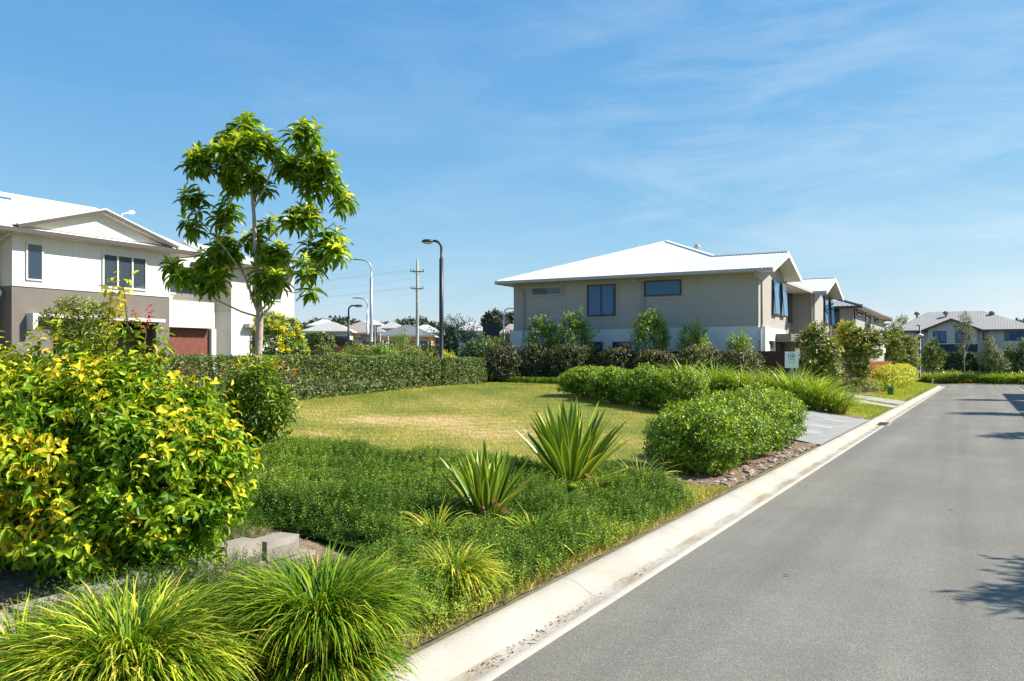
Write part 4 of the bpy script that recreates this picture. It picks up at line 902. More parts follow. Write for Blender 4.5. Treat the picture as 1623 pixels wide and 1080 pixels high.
lamp('galvanised street light partly hidden by the taupe townhouse', 798, 90, 489, 'galv', .11, .07, 505, 2.0, head='cobra', side=1, hl=.6)
# lamp at the end of the street
x, y, z = at(1457.5, 92)
h = thing('street_lamp', 'dark street lamp with disc head between trees at the street end', 'street lamp', (x, y, z), TH)
H = EYE+(HZ-517)/FPX*92-z; hd = EYE+(HZ-532)/FPX*92-z
MB().tube([(0, 0, -.3), (0, 0, H)], .085, 10).tube([(0, 0, H), (-.1, 0, H+.08), (-.35, 0, H+.06)], .06, 8).build('pole', M['black_metal'], h, smooth_=True)
MB().lathe([(.1, -.15), (.3, -.08), (.42, .0), (.3, .12), (.08, .22)], (0, 0, hd), 14).build('lamp_head', M['lens'], h, smooth_=True)

# utility pole with its lines
UP = at(661, 95); H = EYE+(HZ-412)/FPX*95-UP[2]; up = thing('utility_pole', 'grey green timber power pole with two crossarms beyond the hedge', 'power pole', UP, TH)
MB().tube([(0, 0, -.5), (0, 0, H*.5), (0, 0, H)], [.2, .18, .14], 10).build('pole', M['pole_wood'], up, smooth_=True)
ends = []
for py, hw in ((431, .78), (458, .7)):
    z = EYE+(HZ-py)/FPX*95-UP[2]; ca = MB().box(-hw, hw, -.26, -.15, z-.06, z+.06).tube([(-hw*.5, -.2, z-.05), (0, -.17, z-.45)], .02, 5).tube([(hw*.5, -.2, z-.05), (0, -.17, z-.45)], .02, 5).build('crossarm', M['timber_grey'], up)
    for u in (-hw*.92, -hw*.5, hw*.92):
        MB().lathe([(.02, 0), (.05, .04), (.035, .08), (.06, .12), (.02, .2)], (u, -.2, z+.06), 8).build('insulator', M['dark_frame'], ca); ends.append((u, z+.24))
ends += [(0, H-.5), (0, EYE+(HZ-441)/FPX*95-UP[2]), (.0, EYE+(HZ-466)/FPX*95-UP[2])]
desc = ['upper crossarm, outer', 'upper crossarm, inner', 'upper crossarm, right end', 'lower crossarm, outer', 'lower crossarm, inner', 'lower crossarm, right end', 'top of the power pole', 'middle of the power pole', 'lower shaft of the power pole']
for k, (u, z) in enumerate(ends):
    A = np.array((UP[0]+ct*u, UP[1]+st_*u, UP[2]+z)); B = A+np.array((-ct*70-st_*18, -st_*70+ct*18, -.6-.12*k)); pts = []
    for t in np.linspace(0, 1, 18): p = A*(1-t)+B*t; p[2] -= 4*1.6*t*(1-t); pts.append(p-np.array(UP))
    o = MB().tube(pts, .0055, 4, cap=False).build('power_line', M['galv'], None, loc=UP)
    tag(o, 'thin sagging power line running left from the '+desc[k], 'power line', 'power lines from the timber pole')
for k, (px, py) in enumerate(((705, 500), (720, 510))):
    A = np.array((UP[0], UP[1], EYE+(HZ-(458 if k == 0 else 497))/FPX*95)); B = np.array(at(px+40, 120, py+30)); pts = [A*(1-t)+B*t-np.array((0, 0, 4*.4*t*(1-t)))-np.array(UP) for t in np.linspace(0, 1, 10)]
    tag(MB().tube(pts, .0055, 4, cap=False).build('power_line', M['galv'], None, loc=UP), ['service wire sloping down right from the lower crossarm', 'lowest service wire sloping down right from the pole shaft'][k], 'power line', 'power lines from the timber pole')

# traffic signals and the chevron-ribbed board
def signal(label, px, D, py0, py1, wpx, post=True):
    x, y, z = at(px, D); k = D/FPX; h = thing('traffic_signal', label, 'traffic light', (x, y, z), TH+R(180)); a, b = EYE+(HZ-py1)*k-z, EYE+(HZ-py0)*k-z; w_ = wpx*k/2
    MB().box(-w_, w_, -.05, .03, a, b).build('backing_board', M['black_metal'], h)
    hs = MB(); n = 3
    for i in range(n):
        zc = a+(b-a)*(i+.5)/n; hs.lathe([(w_*.5, -.12), (w_*.5, .12)], (0, -.0, 0), 8) if False else hs.box(-w_*.5, w_*.5, -.25, -.052, zc-w_*.4, zc+w_*.4)
    hs.build('lantern', M['dark_frame'], h)
    MB().tube([(0, .1, -.3), (0, .1, b)], .07, 8).build('post', M['galv'], h)
signal('tall dark traffic signal seen from behind on the grey pole', 594, 86, 516, 532, 5)
signal('small dark traffic signal left of the dark leafy tree', 678, 80, 541.5, 552, 6.5)
x, y, z = at(778, 60); k = 60/FPX; h = thing('ribbed_board', 'dark board with ribbed back on a post behind the shrubs', 'sign', (x, y, z), TH)
zt, zb, w_ = EYE+(HZ-513.5)*k-z, EYE+(HZ-535)*k-z, 27*k/2
MB().box(-w_, w_, 0, .05, zb, zt).build('panel', M['black_metal'], h)
mb = MB(); zc = zb+(zt-zb)*.42
for i in range(5):
    u = w_*(.28+.14*i)
    mb.beam((-u, -.015, zb+.08), (-u*.55-.02, -.015, zc+.05*i), .03, .03, up=(0, 1, 0)) if i < 3 else None
    mb.beam((u, -.015, zb+.08), (u*.55+.02, -.015, zc+.05*i), .03, .03, up=(0, 1, 0)) if i < 3 else None
    mb.box(-u*.6, u*.6, -.03, -.001, zc+.09*i+.04, zc+.09*i+.07)
for u in (-.93, -.8, .8, .93): mb.box(w_*u-.015, w_*u+.015, -.029, -.001, zb+.08, zt-.08)
mb.build('rib', M['dark_frame'], h); MB().tube([(0, .09, -.3), (0, .09, zt-.2)], .05, 8).build('post', M['black_metal'], h)

# green pillar, drain grate, kerb stones
x, y = -4.8, 56.0; h = thing('service_pillar', 'small green utility pillar on the verge in front of the yellow hedge', 'utility box', (x, y, Tz(x, y)), R(8))
hp = 12.5*math.hypot(x, y)/FPX*1.0
MB().box(-.16, .16, -.15, .15, -.1, hp-.06).build('body', M['pillar_green'], h); MB().add([(-.18, -.17, hp-.058), (.18, -.17, hp-.058), (.18, .17, hp-.058), (-.18, .17, hp-.058), (-.12, -.11, hp), (.12, -.11, hp), (.12, .11, hp), (-.12, .11, hp)], [[0, 1, 5, 4], [1, 2, 6, 5], [2, 3, 7, 6], [3, 0, 4, 7], [4, 5, 6, 7], [3, 2, 1, 0]]).build('lid', M['pillar_green'], h)
h = thing('drain_grate', 'rusty metal drain grate set in the gutter by the car park', 'drain', (-3.15, 33.2, base(33.2)), 0)
MB().box(-.30, .30, -.75, .75, -.03, .012).build('surround', M['concrete_pale'], h)
mb = MB(); mb.box(-.24, .24, -.65, -.6, .013, .03).box(-.24, .24, .6, .65, .013, .03).box(-.24, -.2, -.599, .599, .013, .03).box(.2, .24, -.599, .599, .013, .03)
for q in np.arange(-.55, .6, .1): mb.box(-.199, .199, q-.012, q+.012, .014, .028)
mb.build('grate', M['iron'], h)

def rock(seed, sx, sy, sz):
    rg = np.random.default_rng(seed); d = unit(rg.normal(size=(26, 3))); 
    import bmesh
    bm = bmesh.new(); [bm.verts.new(Vector(q*np.array((sx, sy, sz))*rg.uniform(.8, 1.1))) for q in d]; bmesh.ops.convex_hull(bm, input=bm.verts[:])
    loose = [v for v in bm.verts if not v.link_faces]; bmesh.ops.delete(bm, geom=loose, context='VERTS')
    m = bpy.data.meshes.new('edging_stone'); bm.to_mesh(m); bm.free(); m.materials.append(M['stone']); return m
rocks = [rock(i, .11+.03*(i % 3), .07+.02*(i % 2), .05) for i in range(6)]
for i in range(52):
    s = 13.8+8.2*((i+.5)/52)+rng.normal(0, .04); r = -3.72+rng.normal(0, .07)-.12*(i % 3 == 0)
    if i > 44: r = -3.9-.2*(i-44); s = 13.85+.06*rng.random()
    o = bpy.data.objects.new('edging_stone', rocks[i % 6]); COL.objects.link(o); k = rng.uniform(.4, .9); o.location = (r, s, Tz(r, s)+.038); o.rotation_euler = (rng.normal(0, .15), rng.normal(0, .15), rng.uniform(0, 6)); o.scale = (k, k, k)
    tag(o, 'small pale stone edging the bark bed beside the kerb', 'stone', 'edging stones along the kerb bed')
mb = MB(); q = np.vstack([scatter([(-3.62, 13.8), (-3.62, 22.1), (-5.4, 22.1), (-5.4, 13.8)], 2600), scatter([(-5.9, 2), (-6, 6.6), (-9.5, 8), (-9.5, 2)], 3000), scatter([(-3.58, 4.2), (-3.58, 12.4), (-3.8, 12.4), (-3.8, 4.2)], 900)]); n = len(q)
P = np.stack([q[:, 0], q[:, 1], T(q[:, 0], q[:, 1])+.045], 1)
leaves(mb, P, unit(rng.normal(0, 1, (n, 3))*(1, 1, .25)), unit(rng.normal(0, .35, (n, 3))+(0, 0, 1)), rng.uniform(.02, .065, n), rng.uniform(.008, .025, n), 'rhomb', rng.random(n))
tag(mb.build('bark_chips', leafmat('bark_chip', [(0, (.10, .06, .04)), (.6, (.28, .18, .11)), (1, (.5, .38, .27))], .0, .9, .2)), kind='stuff')

# ---- split-face retaining wall
rw = thing('retaining_wall', 'low grey split faced block retaining wall below the golden shrub', 'wall', (-5.75, 4, .1))
for k in range(10):
    s = 1.6+k*.45; jit = rng.normal(0, .012); top = .37+.02*k-(.0 if k < 9 else .05)
    for lv in range(2):
        z1 = top-lv*.2; z0 = z1-.19
        s0 = s+(.22 if lv else 0)
        rx = -5.74+jit-.015*(not lv)
        nx = 5; fv = []
        mb = MB(); ya = np.linspace(s0+.014, s0+.432, nx); za = np.linspace(z0, z1, 4)
        v = [(rx+(rng.normal(0, .006) if 0 < i < nx-1 and 0 < j < 3 else -.012), yv, zv) for i, yv in enumerate(ya) for j, zv in enumerate(za)]
        f = [[i*4+j, (i+1)*4+j, (i+1)*4+j+1, i*4+j+1] for i in range(nx-1) for j in range(3)]
        mb.add(v, f); b0, b1 = rx-.012, rx-.24
        mb.add([(b0, s0+.014, z0), (b0, s0+.432, z0), (b1, s0+.432-.03, z0), (b1, s0+.036, z0), (b0, s0+.014, z1), (b0, s0+.432, z1), (b1, s0+.412, z1), (b1, s0+.036, z1)], [[4, 5, 6, 7], [1, 2, 6, 5], [2, 3, 7, 6], [3, 0, 4, 7]])
        mb.build('block', M['block_top'], rw, world=True)

# ------------------------------------------------------------------ planting
def plant(name, label, cat, loc, rz=None, group=None): return thing(name, label, cat, loc, TH if rz is None else rz, group)

# big golden shrub in the left foreground; local x = across the view, y = away
gs = plant('golden_shrub', 'large golden green broad leaved shrub filling the left foreground', 'shrub', (-6.55, 4.55, .36))
D0 = -st_*-0+0; D0 = (-6.55*-st_)+4.55*ct
k0 = D0/FPX; X0 = 811+( -6.55*ct+4.55*st_)/k0
def loc_(px, py, dy=0): k = (D0+dy)/FPX; return ((px-811)*k-(X0-811)*k0, dy, EYE+(HZ-py)*k-.36)
GB = []
for px, py, rx, rz_, dy, ry in [(180, 725, 150, 120, .25, .8), (40, 706, 130, 108, .2, .75), (285, 755, 72, 90, .0, .5), (150, 640, 85, 60, .2, .5), (255, 668, 62, 55, .15, .4), (205, 600, 45, 40, .3, .3), (62, 632, 70, 46, .35, .45), (110, 830, 130, 75, -.05, .65), (255, 835, 75, 60, -.05, .45), (-30, 800, 80, 90, .1, .6), (318, 700, 40, 50, .1, .32), (352, 728, 26, 34, .1, .25), (-60, 670, 80, 100, .3, .6), (300, 640, 26, 30, .2, .2), (335, 790, 30, 34, 0, .25), (110, 598, 28, 24, .3, .22)]:
    x, y, z = loc_(px, py, dy); GB.append((x, y, z, rx*k0, ry, rz_*k0))
mb = MB()
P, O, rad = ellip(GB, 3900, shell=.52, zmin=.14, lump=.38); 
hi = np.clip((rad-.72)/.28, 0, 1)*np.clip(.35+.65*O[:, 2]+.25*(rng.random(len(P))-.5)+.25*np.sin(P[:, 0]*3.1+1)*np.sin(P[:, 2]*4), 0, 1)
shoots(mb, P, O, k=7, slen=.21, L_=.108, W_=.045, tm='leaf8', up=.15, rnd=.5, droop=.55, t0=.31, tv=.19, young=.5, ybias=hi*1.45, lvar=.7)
P, O, rad = ellip(GB, 90, shell=.06, zmin=.5, lump=.3); sel = O[:, 2] > -.2; P, O = P[sel], O[sel]
shoots(mb, P+O*.1, O, k=11, slen=.42, L_=.10, W_=.042, tm='leaf8', up=.75, rnd=.4, droop=.5, t0=.5, tv=.2, young=.35)
x, y, z = loc_(0, 800, -.2)
xx = [loc_(rng.uniform(-10, 110), rng.uniform(690, 870), rng.uniform(-.6, -.35)) for _ in range(70)]
P = np.array(xx); shoots(mb, P, np.tile((0, -.7, .3), (len(P), 1)), k=7, slen=.2, L_=.12, W_=.05, tm='leaf8', up=.1, droop=.6, t0=.62, tv=.16, young=.3)
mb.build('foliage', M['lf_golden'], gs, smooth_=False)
mb = MB(); x, y, z = loc_(158, 900); mb.tube([(x, y, -.1), (x+.03, y, .25), (x-.03, y+.1, .8)], [.055, .045, .03], 8)
for b in GB: stems(mb, [(b[0], b[1], b[2])], (x, y, .2), .022, .008)
tips = [(175, 470), (195, 452), (60, 560), (20, 575), (235, 500), (205, 520), (255, 560), (150, 540)]
for px, py in tips: stems(mb, [loc_(px, py, .3)], loc_(px-10, 640, .3), .009, .004)
mb.build('stem', M['bark_dark'], gs)
mb = MB()
for px, py, t in [(176, 478, .95), (190, 462, .95), (182, 495, .9), (60, 548, .7), (20, 570, .7), (95, 540, .6), (150, 545, .6), (205, 530, .5), (255, 550, .6), (120, 560, .7), (160, 575, .6), (215, 545, .6), (238, 575, .6)]:
    P = np.array([loc_(px+rng.uniform(-8, 8), py+rng.uniform(-12, 12), .3) for _ in range(4)]); shoots(mb, P, np.tile((0, 0, 1.), (4, 1)), k=6, slen=.22, L_=.10, W_=.045, tm='leaf8', up=.5, droop=.6, t0=t-.15, tv=.1, young=.15)
mb.build('young_foliage', M['lf_golden'], gs)
for px, py in ((238, 497), (232, 512), (228, 565), (215, 505)):
    mb = MB(); P = np.array([loc_(px+rng.uniform(-3, 3), py+rng.uniform(-5, 5), .3) for _ in range(3)]); shoots(mb, P, np.tile((0, 0, 1.), (3, 1)), k=6, slen=.1, L_=.06, W_=.022, tm='leaf6', up=1, droop=.5, t0=.5, young=.2); mb.build('pink_shoot', M['pink'], gs)

# finer-leaved shrub whose top shows above it
bs = plant('olive_shrub', 'olive green fine leaved shrub rising behind the golden shrub', 'shrub', (*at(125, 10.5)[:2], at(125, 10.5)[2]))
k = 10.5/FPX
mb = MB(); B = [((px-125)*k, 0, EYE+(HZ-py)*k-bs.location[2], r1*k, .3, r2*k) for px, py, r1, r2 in [(90, 508, 15, 12), (122, 490, 22, 11), (156, 500, 18, 12), (105, 530, 17, 13), (150, 532, 22, 20), (135, 585, 40, 34)]]
P, O, rad = ellip(B, 620, shell=.55); shoots(mb, P, O, k=7, slen=.12, L_=.075, W_=.024, tm='leaf6', up=.6, droop=.1, t0=.35, young=.35); mb.build('foliage', M['lf_olive'], bs)
mb = MB(); [stems(mb, [b[:3]], (0, 0, 0), .03, .01) for b in B]; mb.build('stem', M['bark_dark'], bs)

# red-tipped shrub
rs = plant('red_tipped_shrub', 'green shrub with red shoot tips in front of the tree trunk', 'shrub', at(408, 13.2)); k = 13.2/FPX; z0 = rs.location[2]
mb = MB(); B = [((px-408)*k, dy, EYE+(HZ-py)*k-z0, r1*k, r1*k*.9, r2*k) for px, py, r1, r2, dy in [(408, 650, 42, 46, 0), (404, 612, 36, 34, 0), (378, 632, 24, 26, .1), (436, 640, 26, 32, -.1), (408, 700, 36, 46, 0), (408, 592, 24, 16, 0)]]
P, O, rad = ellip(B, 250, shell=.5); shoots(mb, P, O, k=9, slen=.26, L_=.17, W_=.05, tm='leaf8', up=.6, droop=.25, t0=.25, tv=.15, young=.5, ybias=np.clip(O[:, 2], 0, 1)); mb.build('foliage', M['lf_redtip'], rs)
mb = MB()
P = np.array([((px-408)*k, rng.uniform(-.2, .2), EYE+(HZ-py)*k-z0) for px, py in [(375, 585), (365, 592), (412, 578), (405, 585), (420, 582), (440, 580), (452, 588), (390, 590), (348, 600), (462, 596)]]); shoots(mb, P, np.tile((0, 0, 1.), (len(P), 1)), k=8, slen=.16, L_=.13, W_=.035, tm='leaf6', up=1.2, droop=.0, t0=.9, tv=.08, young=.1); mb.build('young_foliage', M['lf_redtip'], rs)
mb = MB(); [stems(mb, [b[:3]], (0, 0, -.05), .025, .008) for b in B]; [stems(mb, [p], (0, 0, .1), .012, .005) for p in P]; mb.build('stem', M['bark_dark'], rs)

# the tree
TD = 17.0; tr = plant('young_tree', 'slender young tree with glossy whorled leaves on the lawn edge', 'tree', at(410, TD)); k = TD/FPX; z0 = tr.location[2]
def tp(px, py, dy=0): return np.array(((px-410)*k, dy, EYE+(HZ-py)*k-z0))
mb = MB()
trunk = [tp(410, 690), tp(409, 600), tp(409, 560), tp(411, 520), tp(411, 500), tp(408, 450), tp(404, 400), tp(402, 340), tp(398, 300), tp(385, 255), tp(378, 205)]
mb.tube(trunk, np.array([8.2, 6.6, 6.0, 5.8, 5.6, 3.9, 3.4, 2.9, 2.4, 1.8, 1.0])*k, 12)
limbs = [[tp(411, 505), tp(396, 470, .1), tp(380, 430, .2), tp(360, 380, .3), tp(350, 350, .3)], [tp(411, 503), tp(385, 495, -.1), tp(350, 478, -.2), tp(325, 455, -.25), tp(300, 437, -.3)], [tp(412, 504), tp(432, 485, -.1), tp(447, 460, -.2), tp(470, 400, -.2), tp(505, 370, -.3)],
         [tp(411, 495), tp(428, 470, .2), tp(448, 440, .35), tp(480, 380, .5), tp(520, 345, .6)], [tp(404, 400), tp(430, 370, .1), tp(470, 330, .2), tp(480, 280, .2), tp(500, 235, .1)], [tp(402, 330), tp(425, 300, -.2), tp(440, 265, -.3), tp(445, 240, -.3)], [tp(399, 310), tp(370, 285, .2), tp(345, 255, .2), tp(330, 240, .1)],
         [tp(411, 498), tp(395, 440, -.3), tp(370, 400, -.5), tp(345, 370, -.6)], [tp(480, 300, .2), tp(510, 300, .2), tp(535, 310, .1)], [tp(447, 460, -.2), tp(465, 440, -.4), tp(490, 430, -.5)]]
for lb in limbs: mb.tube(lb, np.linspace(1.7, .7, len(lb))*k, 8)
cl = [(376, 192, 20), (350, 222, 24), (325, 255, 24), (385, 245, 28), (430, 238, 20), (370, 280, 24), (412, 282, 22), (450, 262, 20), (495, 232, 22), (480, 270, 22), (512, 262, 20), (525, 290, 18), (538, 312, 18), (498, 298, 18),
      (312, 322, 18), (342, 328, 20), (300, 350, 14), (352, 395, 30), (388, 375, 16), (325, 420, 22), (285, 432, 18), (310, 446, 16), (345, 448, 16), (432, 405, 26), (418, 440, 15), (446, 440, 16), (472, 350, 18), (500, 350, 22), (520, 382, 20), (490, 395, 22), (536, 398, 14), (500, 428, 16), (485, 455, 12), (425, 462, 10), (416, 342, 12)]
samp = np.vstack([np.vstack([np.linspace(a, b, 8) for a, b in zip(lb[:-1], lb[1:])]) for lb in limbs+[trunk[5:]]])
ros = []
for px, py, rr in cl:
    c = tp(px, py, rng.uniform(-.5, .5)); d = samp[np.argmin(np.linalg.norm(samp-c, axis=1)+np.maximum(0, samp[:, 2]-c[2])*1.5)]
    mb.tube([d, (d+c)/2+np.array((0, 0, -.08)), c], [1.1*k, .8*k, .6*k], 6)
    n = max(2, int((rr/10.)**2*1.8))
    for _ in range(n):
        q = c+unit(rng.normal(size=3))*rr*k*1.02*rng.random()**.4*np.array((1.0, 1.15, .95)); ros.append(q)
        if rng.random() < .5: mb.tube([c, (c+q)/2-np.array((0, 0, .03)), q], [.5*k, .4*k, .3*k], 4)
mb.build('trunk', M['bark_pale'], tr, smooth_=True)
ros = np.array(ros); n = len(ros); mb = MB(); cen = ros.mean(0); og = unit((ros-cen)*np.array((1, 1, .7))+np.array((0, 0, .5))); ax = unit(og*.45+np.array((0, 0, 1.))+rng.normal(0, .25, (n, 3)))
e1 = unit(np.cross(ax, rng.normal(size=(n, 3)))); e2 = np.cross(ax, e1)
for j in range(17):
    a = 2.4*j+rng.uniform(0, .5, n); rd = e1*np.cos(a)[:, None]+e2*np.sin(a)[:, None]; lift = -.75+1.75*(j/16)**1.5
    ld = unit(rd+ax*lift+rng.normal(0, .15, (n, 3))); L_ = (.30 if j < 12 else .19)*rng.uniform(.75, 1.15, n)
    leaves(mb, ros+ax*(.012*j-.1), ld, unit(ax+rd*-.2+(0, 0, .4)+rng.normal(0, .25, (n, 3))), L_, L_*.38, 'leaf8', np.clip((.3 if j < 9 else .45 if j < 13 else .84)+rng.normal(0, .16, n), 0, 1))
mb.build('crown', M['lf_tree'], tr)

# clipped hedge (long run and the block right of the lamp)
def hedge(label, x0, x1, y0, y1, ztop, n, mat='lf_hedge', L_=.075, W_=.045, rough_=.05, name='clipped_hedge', group=None, k=5, **kw):
    zb = Tz((x0+x1)/2, (y0+y1)/2)-.02; h = thing(name, label, 'hedge', ((x0+x1)/2, (y0+y1)/2, zb), 0, group); cx, cy = (x0+x1)/2, (y0+y1)/2
    mb = MB(); P, O, rad = boxs(x0-cx, x1-cx, y0-cy, y1-cy, .06, ztop-zb, n, .2, rough_); zz = T(P[:, 0]+cx, P[:, 1]+cy)-zb; P[:, 2] = np.maximum(P[:, 2], zz+.04)
    shoots(mb, P, O, k=k, slen=.09, L_=L_, W_=W_, tm='rhomb', up=.35, rnd=.6, droop=.05, t0=.35, tv=.25, young=.2, **kw); mb.build('foliage', M[mat], h)
    mb = MB()
    for q in np.arange(y0-cy+.3, y1-cy, .6): mb.tube([(rng.normal(0, .1), q, Tz(cx, q+cy)-zb-.1), (rng.normal(0, .15), q, ztop-zb-.3)], .03, 5)
    for q in np.arange(x0-cx+.3, x1-cx, .6): mb.tube([(q, 0, Tz(q+cx, cy)-zb-.1), (q, 0, ztop-zb-.3)], .03, 5)
    mb.build('stem', M['bark_dark'], h); return h
hr = -20.6
PX0 = W(700, 600, hr+.6)[0]
hedge('long clipped dark green hedge running behind the lawn', hr-.6, hr+.6, 11, PX0-.12, 2.21, 17000)
PX1 = W(768, 600, hr+.6)[0]
hedge('short clipped hedge block at the right end of the long hedge, right of the lamp', hr-.65, hr+.65, PX0+.12, min(PX1, 37), 2.14, 4200)

# strappy clumps in the foreground bed
def clump(name, label, loc, n, L_, W_, mat='lf_strap', r0=.1, cat='grass clump', group=None, **kw):
    h = plant(name, label, cat, loc, rng.uniform(0, 6.28), group)
    mb = MB(); blades(mb, n, L_, W_, r0, **kw)
    if kw.get('zb'):   # older blades hanging round the foot of the clump
        blades(mb, int(n*.45), L_*.72, W_, r0*1.15, el=(58, 16), bend=125, zb=.04, t0=kw.get('t0', .4)-.06, tv=.28, tip=.35, spread=.5)
    mb.build('blades', M[mat], h, smooth_=True)
    cb = MB(); cb.lathe([(r0*.5, -.05), (r0*.45, .04), (r0*.2, .09)], n=8); cb.build('crown_base', M['bark_dark'], h); return h
def onto(r, s): return (r, s, Tz(r, s))
x, y, _ = at(205, 4.95); clump('strap_leaf_clump', 'widest arching strap leaved clump at the lower left corner by the block wall', (x, y, Tz(x, y)), 3600, .80, .0125, r0=.34, el=(83, 10), bend=132, zb=.1, t0=.44, tv=.24, tip=.32)
x, y, _ = at(30, 5.0); clump('strap_leaf_clump', 'strap leaved clump at the left picture edge below the retaining wall blocks', (x, y, Tz(x, y)), 500, .8, .015, r0=.2, el=(64, 15), bend=95, t0=.5, tip=.3)
x, y, _ = at(508, 5.55); clump('strap_leaf_clump', 'tall dense strap leaved clump beside the concrete kerb, greener than its neighbour', (x, y, Tz(x, y)), 3400, .84, .0115, r0=.24, el=(87, 8), bend=130, spread=.6, zb=.15, t0=.34, tv=.2, tip=.28)
x, y, _ = at(718, 7.2); clump('strap_leaf_clump', 'rounded yellow green strap leaved clump in the ground cover nearest the kerb', (x, y, Tz(x, y)+.05), 900, .54, .012, r0=.15, el=(78, 12), bend=128, zb=.08, t0=.6, tip=.25)
x, y, _ = at(852, 8.9); clump('strap_leaf_clump', 'loose strap leaved tuft between the large agave and the kerb', (x, y, Tz(x, y)+.1), 130, .62, .016, r0=.1, el=(68, 16), bend=95, t0=.6, tip=.2)
x, y, _ = at(690, 8.9); clump('strap_leaf_clump', 'sparse strap leaved tuft in the ground cover left of the smaller agave', (x, y, Tz(x, y)+.12), 90, .6, .016, r0=.1, el=(66, 16), bend=95, t0=.65, tip=.2)
x, y, _ = at(1015, 13.0); clump('strap_leaf_clump', 'sparse strap leaved tuft right of the large agave', (x, y, Tz(x, y)+.1), 110, .8, .018, r0=.12, el=(62, 18), bend=85, t0=.62, tip=.2)
x, y, _ = at(400, 6.9); 
# agave-like rosettes
def agave(label, loc, n, L_, W_, seed):
    rg = np.random.default_rng(seed); h = plant('agave', label, 'agave', loc, 0); obs = []
    lv = MB(); dd = MB(); seg = 9; prof = np.array([.42, .5, .62, .76, .9, 1, .97, .8, .46, .02])
    for i in range(n):
        u = (i+.5)/n; az = 2.4*i+rg.normal(0, .25); el = math.radians(88-50*u**1.15+rg.normal(0, 4)-(22 if u > .9 else 0)); ln = L_*(.86+.18*rg.random())*(1-.12*u*u); bend = math.radians(6+20*u*rg.random())
        p = np.array((.07*math.cos(az), .07*math.sin(az), 0.)); side = np.array((-math.sin(az), math.cos(az), 0)); rows = []; e = el
        roll = rg.normal(0, .25)
        dead = u > .9 and rg.random() < .6
        for k in range(seg+1):
            t = k/seg; d = np.array((math.cos(e)*math.cos(az), math.cos(e)*math.sin(az), math.sin(e))); nn = np.cross(side, d); nn = -nn if nn[2] < 0 else nn; w_ = prof[k]*W_/2
            sd = side*math.cos(roll)+nn*math.sin(roll)
            q = [p+sd*w_+nn*w_*.42, p+sd*w_*.62+nn*w_*.1, p-nn*w_*.12, p-sd*w_*.62+nn*w_*.1, p-sd*w_+nn*w_*.42]
            rows += [(x_[0], x_[1], max(x_[2], .0)) for x_ in q]; p = p+d*ln/seg; e = el-bend*t-(dead*1.0*t)
        f = [[k*5+j, k*5+j+1, (k+1)*5+j+1, (k+1)*5+j] for k in range(seg) for j in range(4)]
        tt = np.tile([.85, .35, .2, .35, .85], seg+1)+rg.normal(0, .06)+.25*(u > .75)
        (dd if dead else lv).add(rows, f, np.clip(tt, 0, 1) if not dead else rg.random())
    lv.build('leaf_rosette', M['lf_agave'], h, smooth_=True)
    for _ in range(3):
        az = rg.uniform(3.5, 6.2); L9 = L_*rg.uniform(.35, .5); pts = [(.1*math.cos(az), .1*math.sin(az), .16), (.6*L9*math.cos(az), .6*L9*math.sin(az), .34), (L9*math.cos(az+.25), L9*math.sin(az+.25), .22)]
        dd.add([np.array(p)+o for p in pts for o in ((0, 0, .012), (.028*math.sin(az), -.028*math.cos(az), -.01), (-.028*math.sin(az), .028*math.cos(az), -.01))], [[0, 1, 4, 3], [0, 3, 5, 2], [3, 4, 7, 6], [3, 6, 8, 5]], rg.random())
    dd.build('dead_leaves', M['lf_dead'], h); return h
x, y, _ = at(903, 12.4); agave('large upright agave rosette with yellow edged leaves in the ground cover', (x, y, Tz(x, y)+.08), 60, 1.40, .118, 3)
x, y, _ = at(770, 9.9); agave('smaller agave rosette with browned lower leaves, nearer the viewer', (x, y, Tz(x, y)+.08), 44, 1.0, .095, 8)

# feathery ground cover
GC = [(-3.56, 5.1), (-3.58, 11.9), (-4.0, 12.4), (-5.2, 12.9), (-7, 12.0), (-9.4, 11.2), (-12.6, 11.3), (-14.8, 10.8), (-13.8, 9.2), (-10, 8.0), (-7.6, 6.9), (-6.5, 6.6), (-5.3, 6.7), (-4.6, 5.3)]
GP = np.array(GC)
def edge_dist(x, y, poly):
    d = np.full(np.shape(x), 1e9)
    for i in range(len(poly)):
        a, b = poly[i-1], poly[i]; ab = b-a; t = np.clip(((x-a[0])*ab[0]+(y-a[1])*ab[1])/(ab@ab), 0, 1); d = np.minimum(d, np.hypot(x-a[0]-t*ab[0], y-a[1]-t*ab[1]))
    return d
def mound(x, y): return (.26+.10*np.sin(x*1.7+.5*y)*np.sin(y*1.3+1)+.07*np.sin(4*x+1)*np.sin(3.5*y)+.03*np.sin(9*x+2*y)*np.sin(8*y))*np.clip(edge_dist(x, y, GP)/.28, 0, 1)**.6
mb = MB(); xs_ = np.arange(-15, -3.6, .18); ys_ = np.arange(5, 13.5, .18); grid_mesh(mb, xs_, ys_, lambda x, y: T(x, y)+.02+mound(x, y)*.62, pip(GC)); mb.A[0] = np.full(len(mb.V[0]), .12)
q = scatter(GC, 36000); dist = np.hypot(q[:, 0], q[:, 1]); q = q[(rng.random(len(q)) < np.clip(1.25-dist/22, .3, 1))]; n = len(q)
mh = mound(q[:, 0], q[:, 1]); P = np.stack([q[:, 0], q[:, 1], T(q[:, 0], q[:, 1])+mh*(.58+.42*rng.random(n))+.01], 1); dist = np.hypot(q[:, 0], q[:, 1])
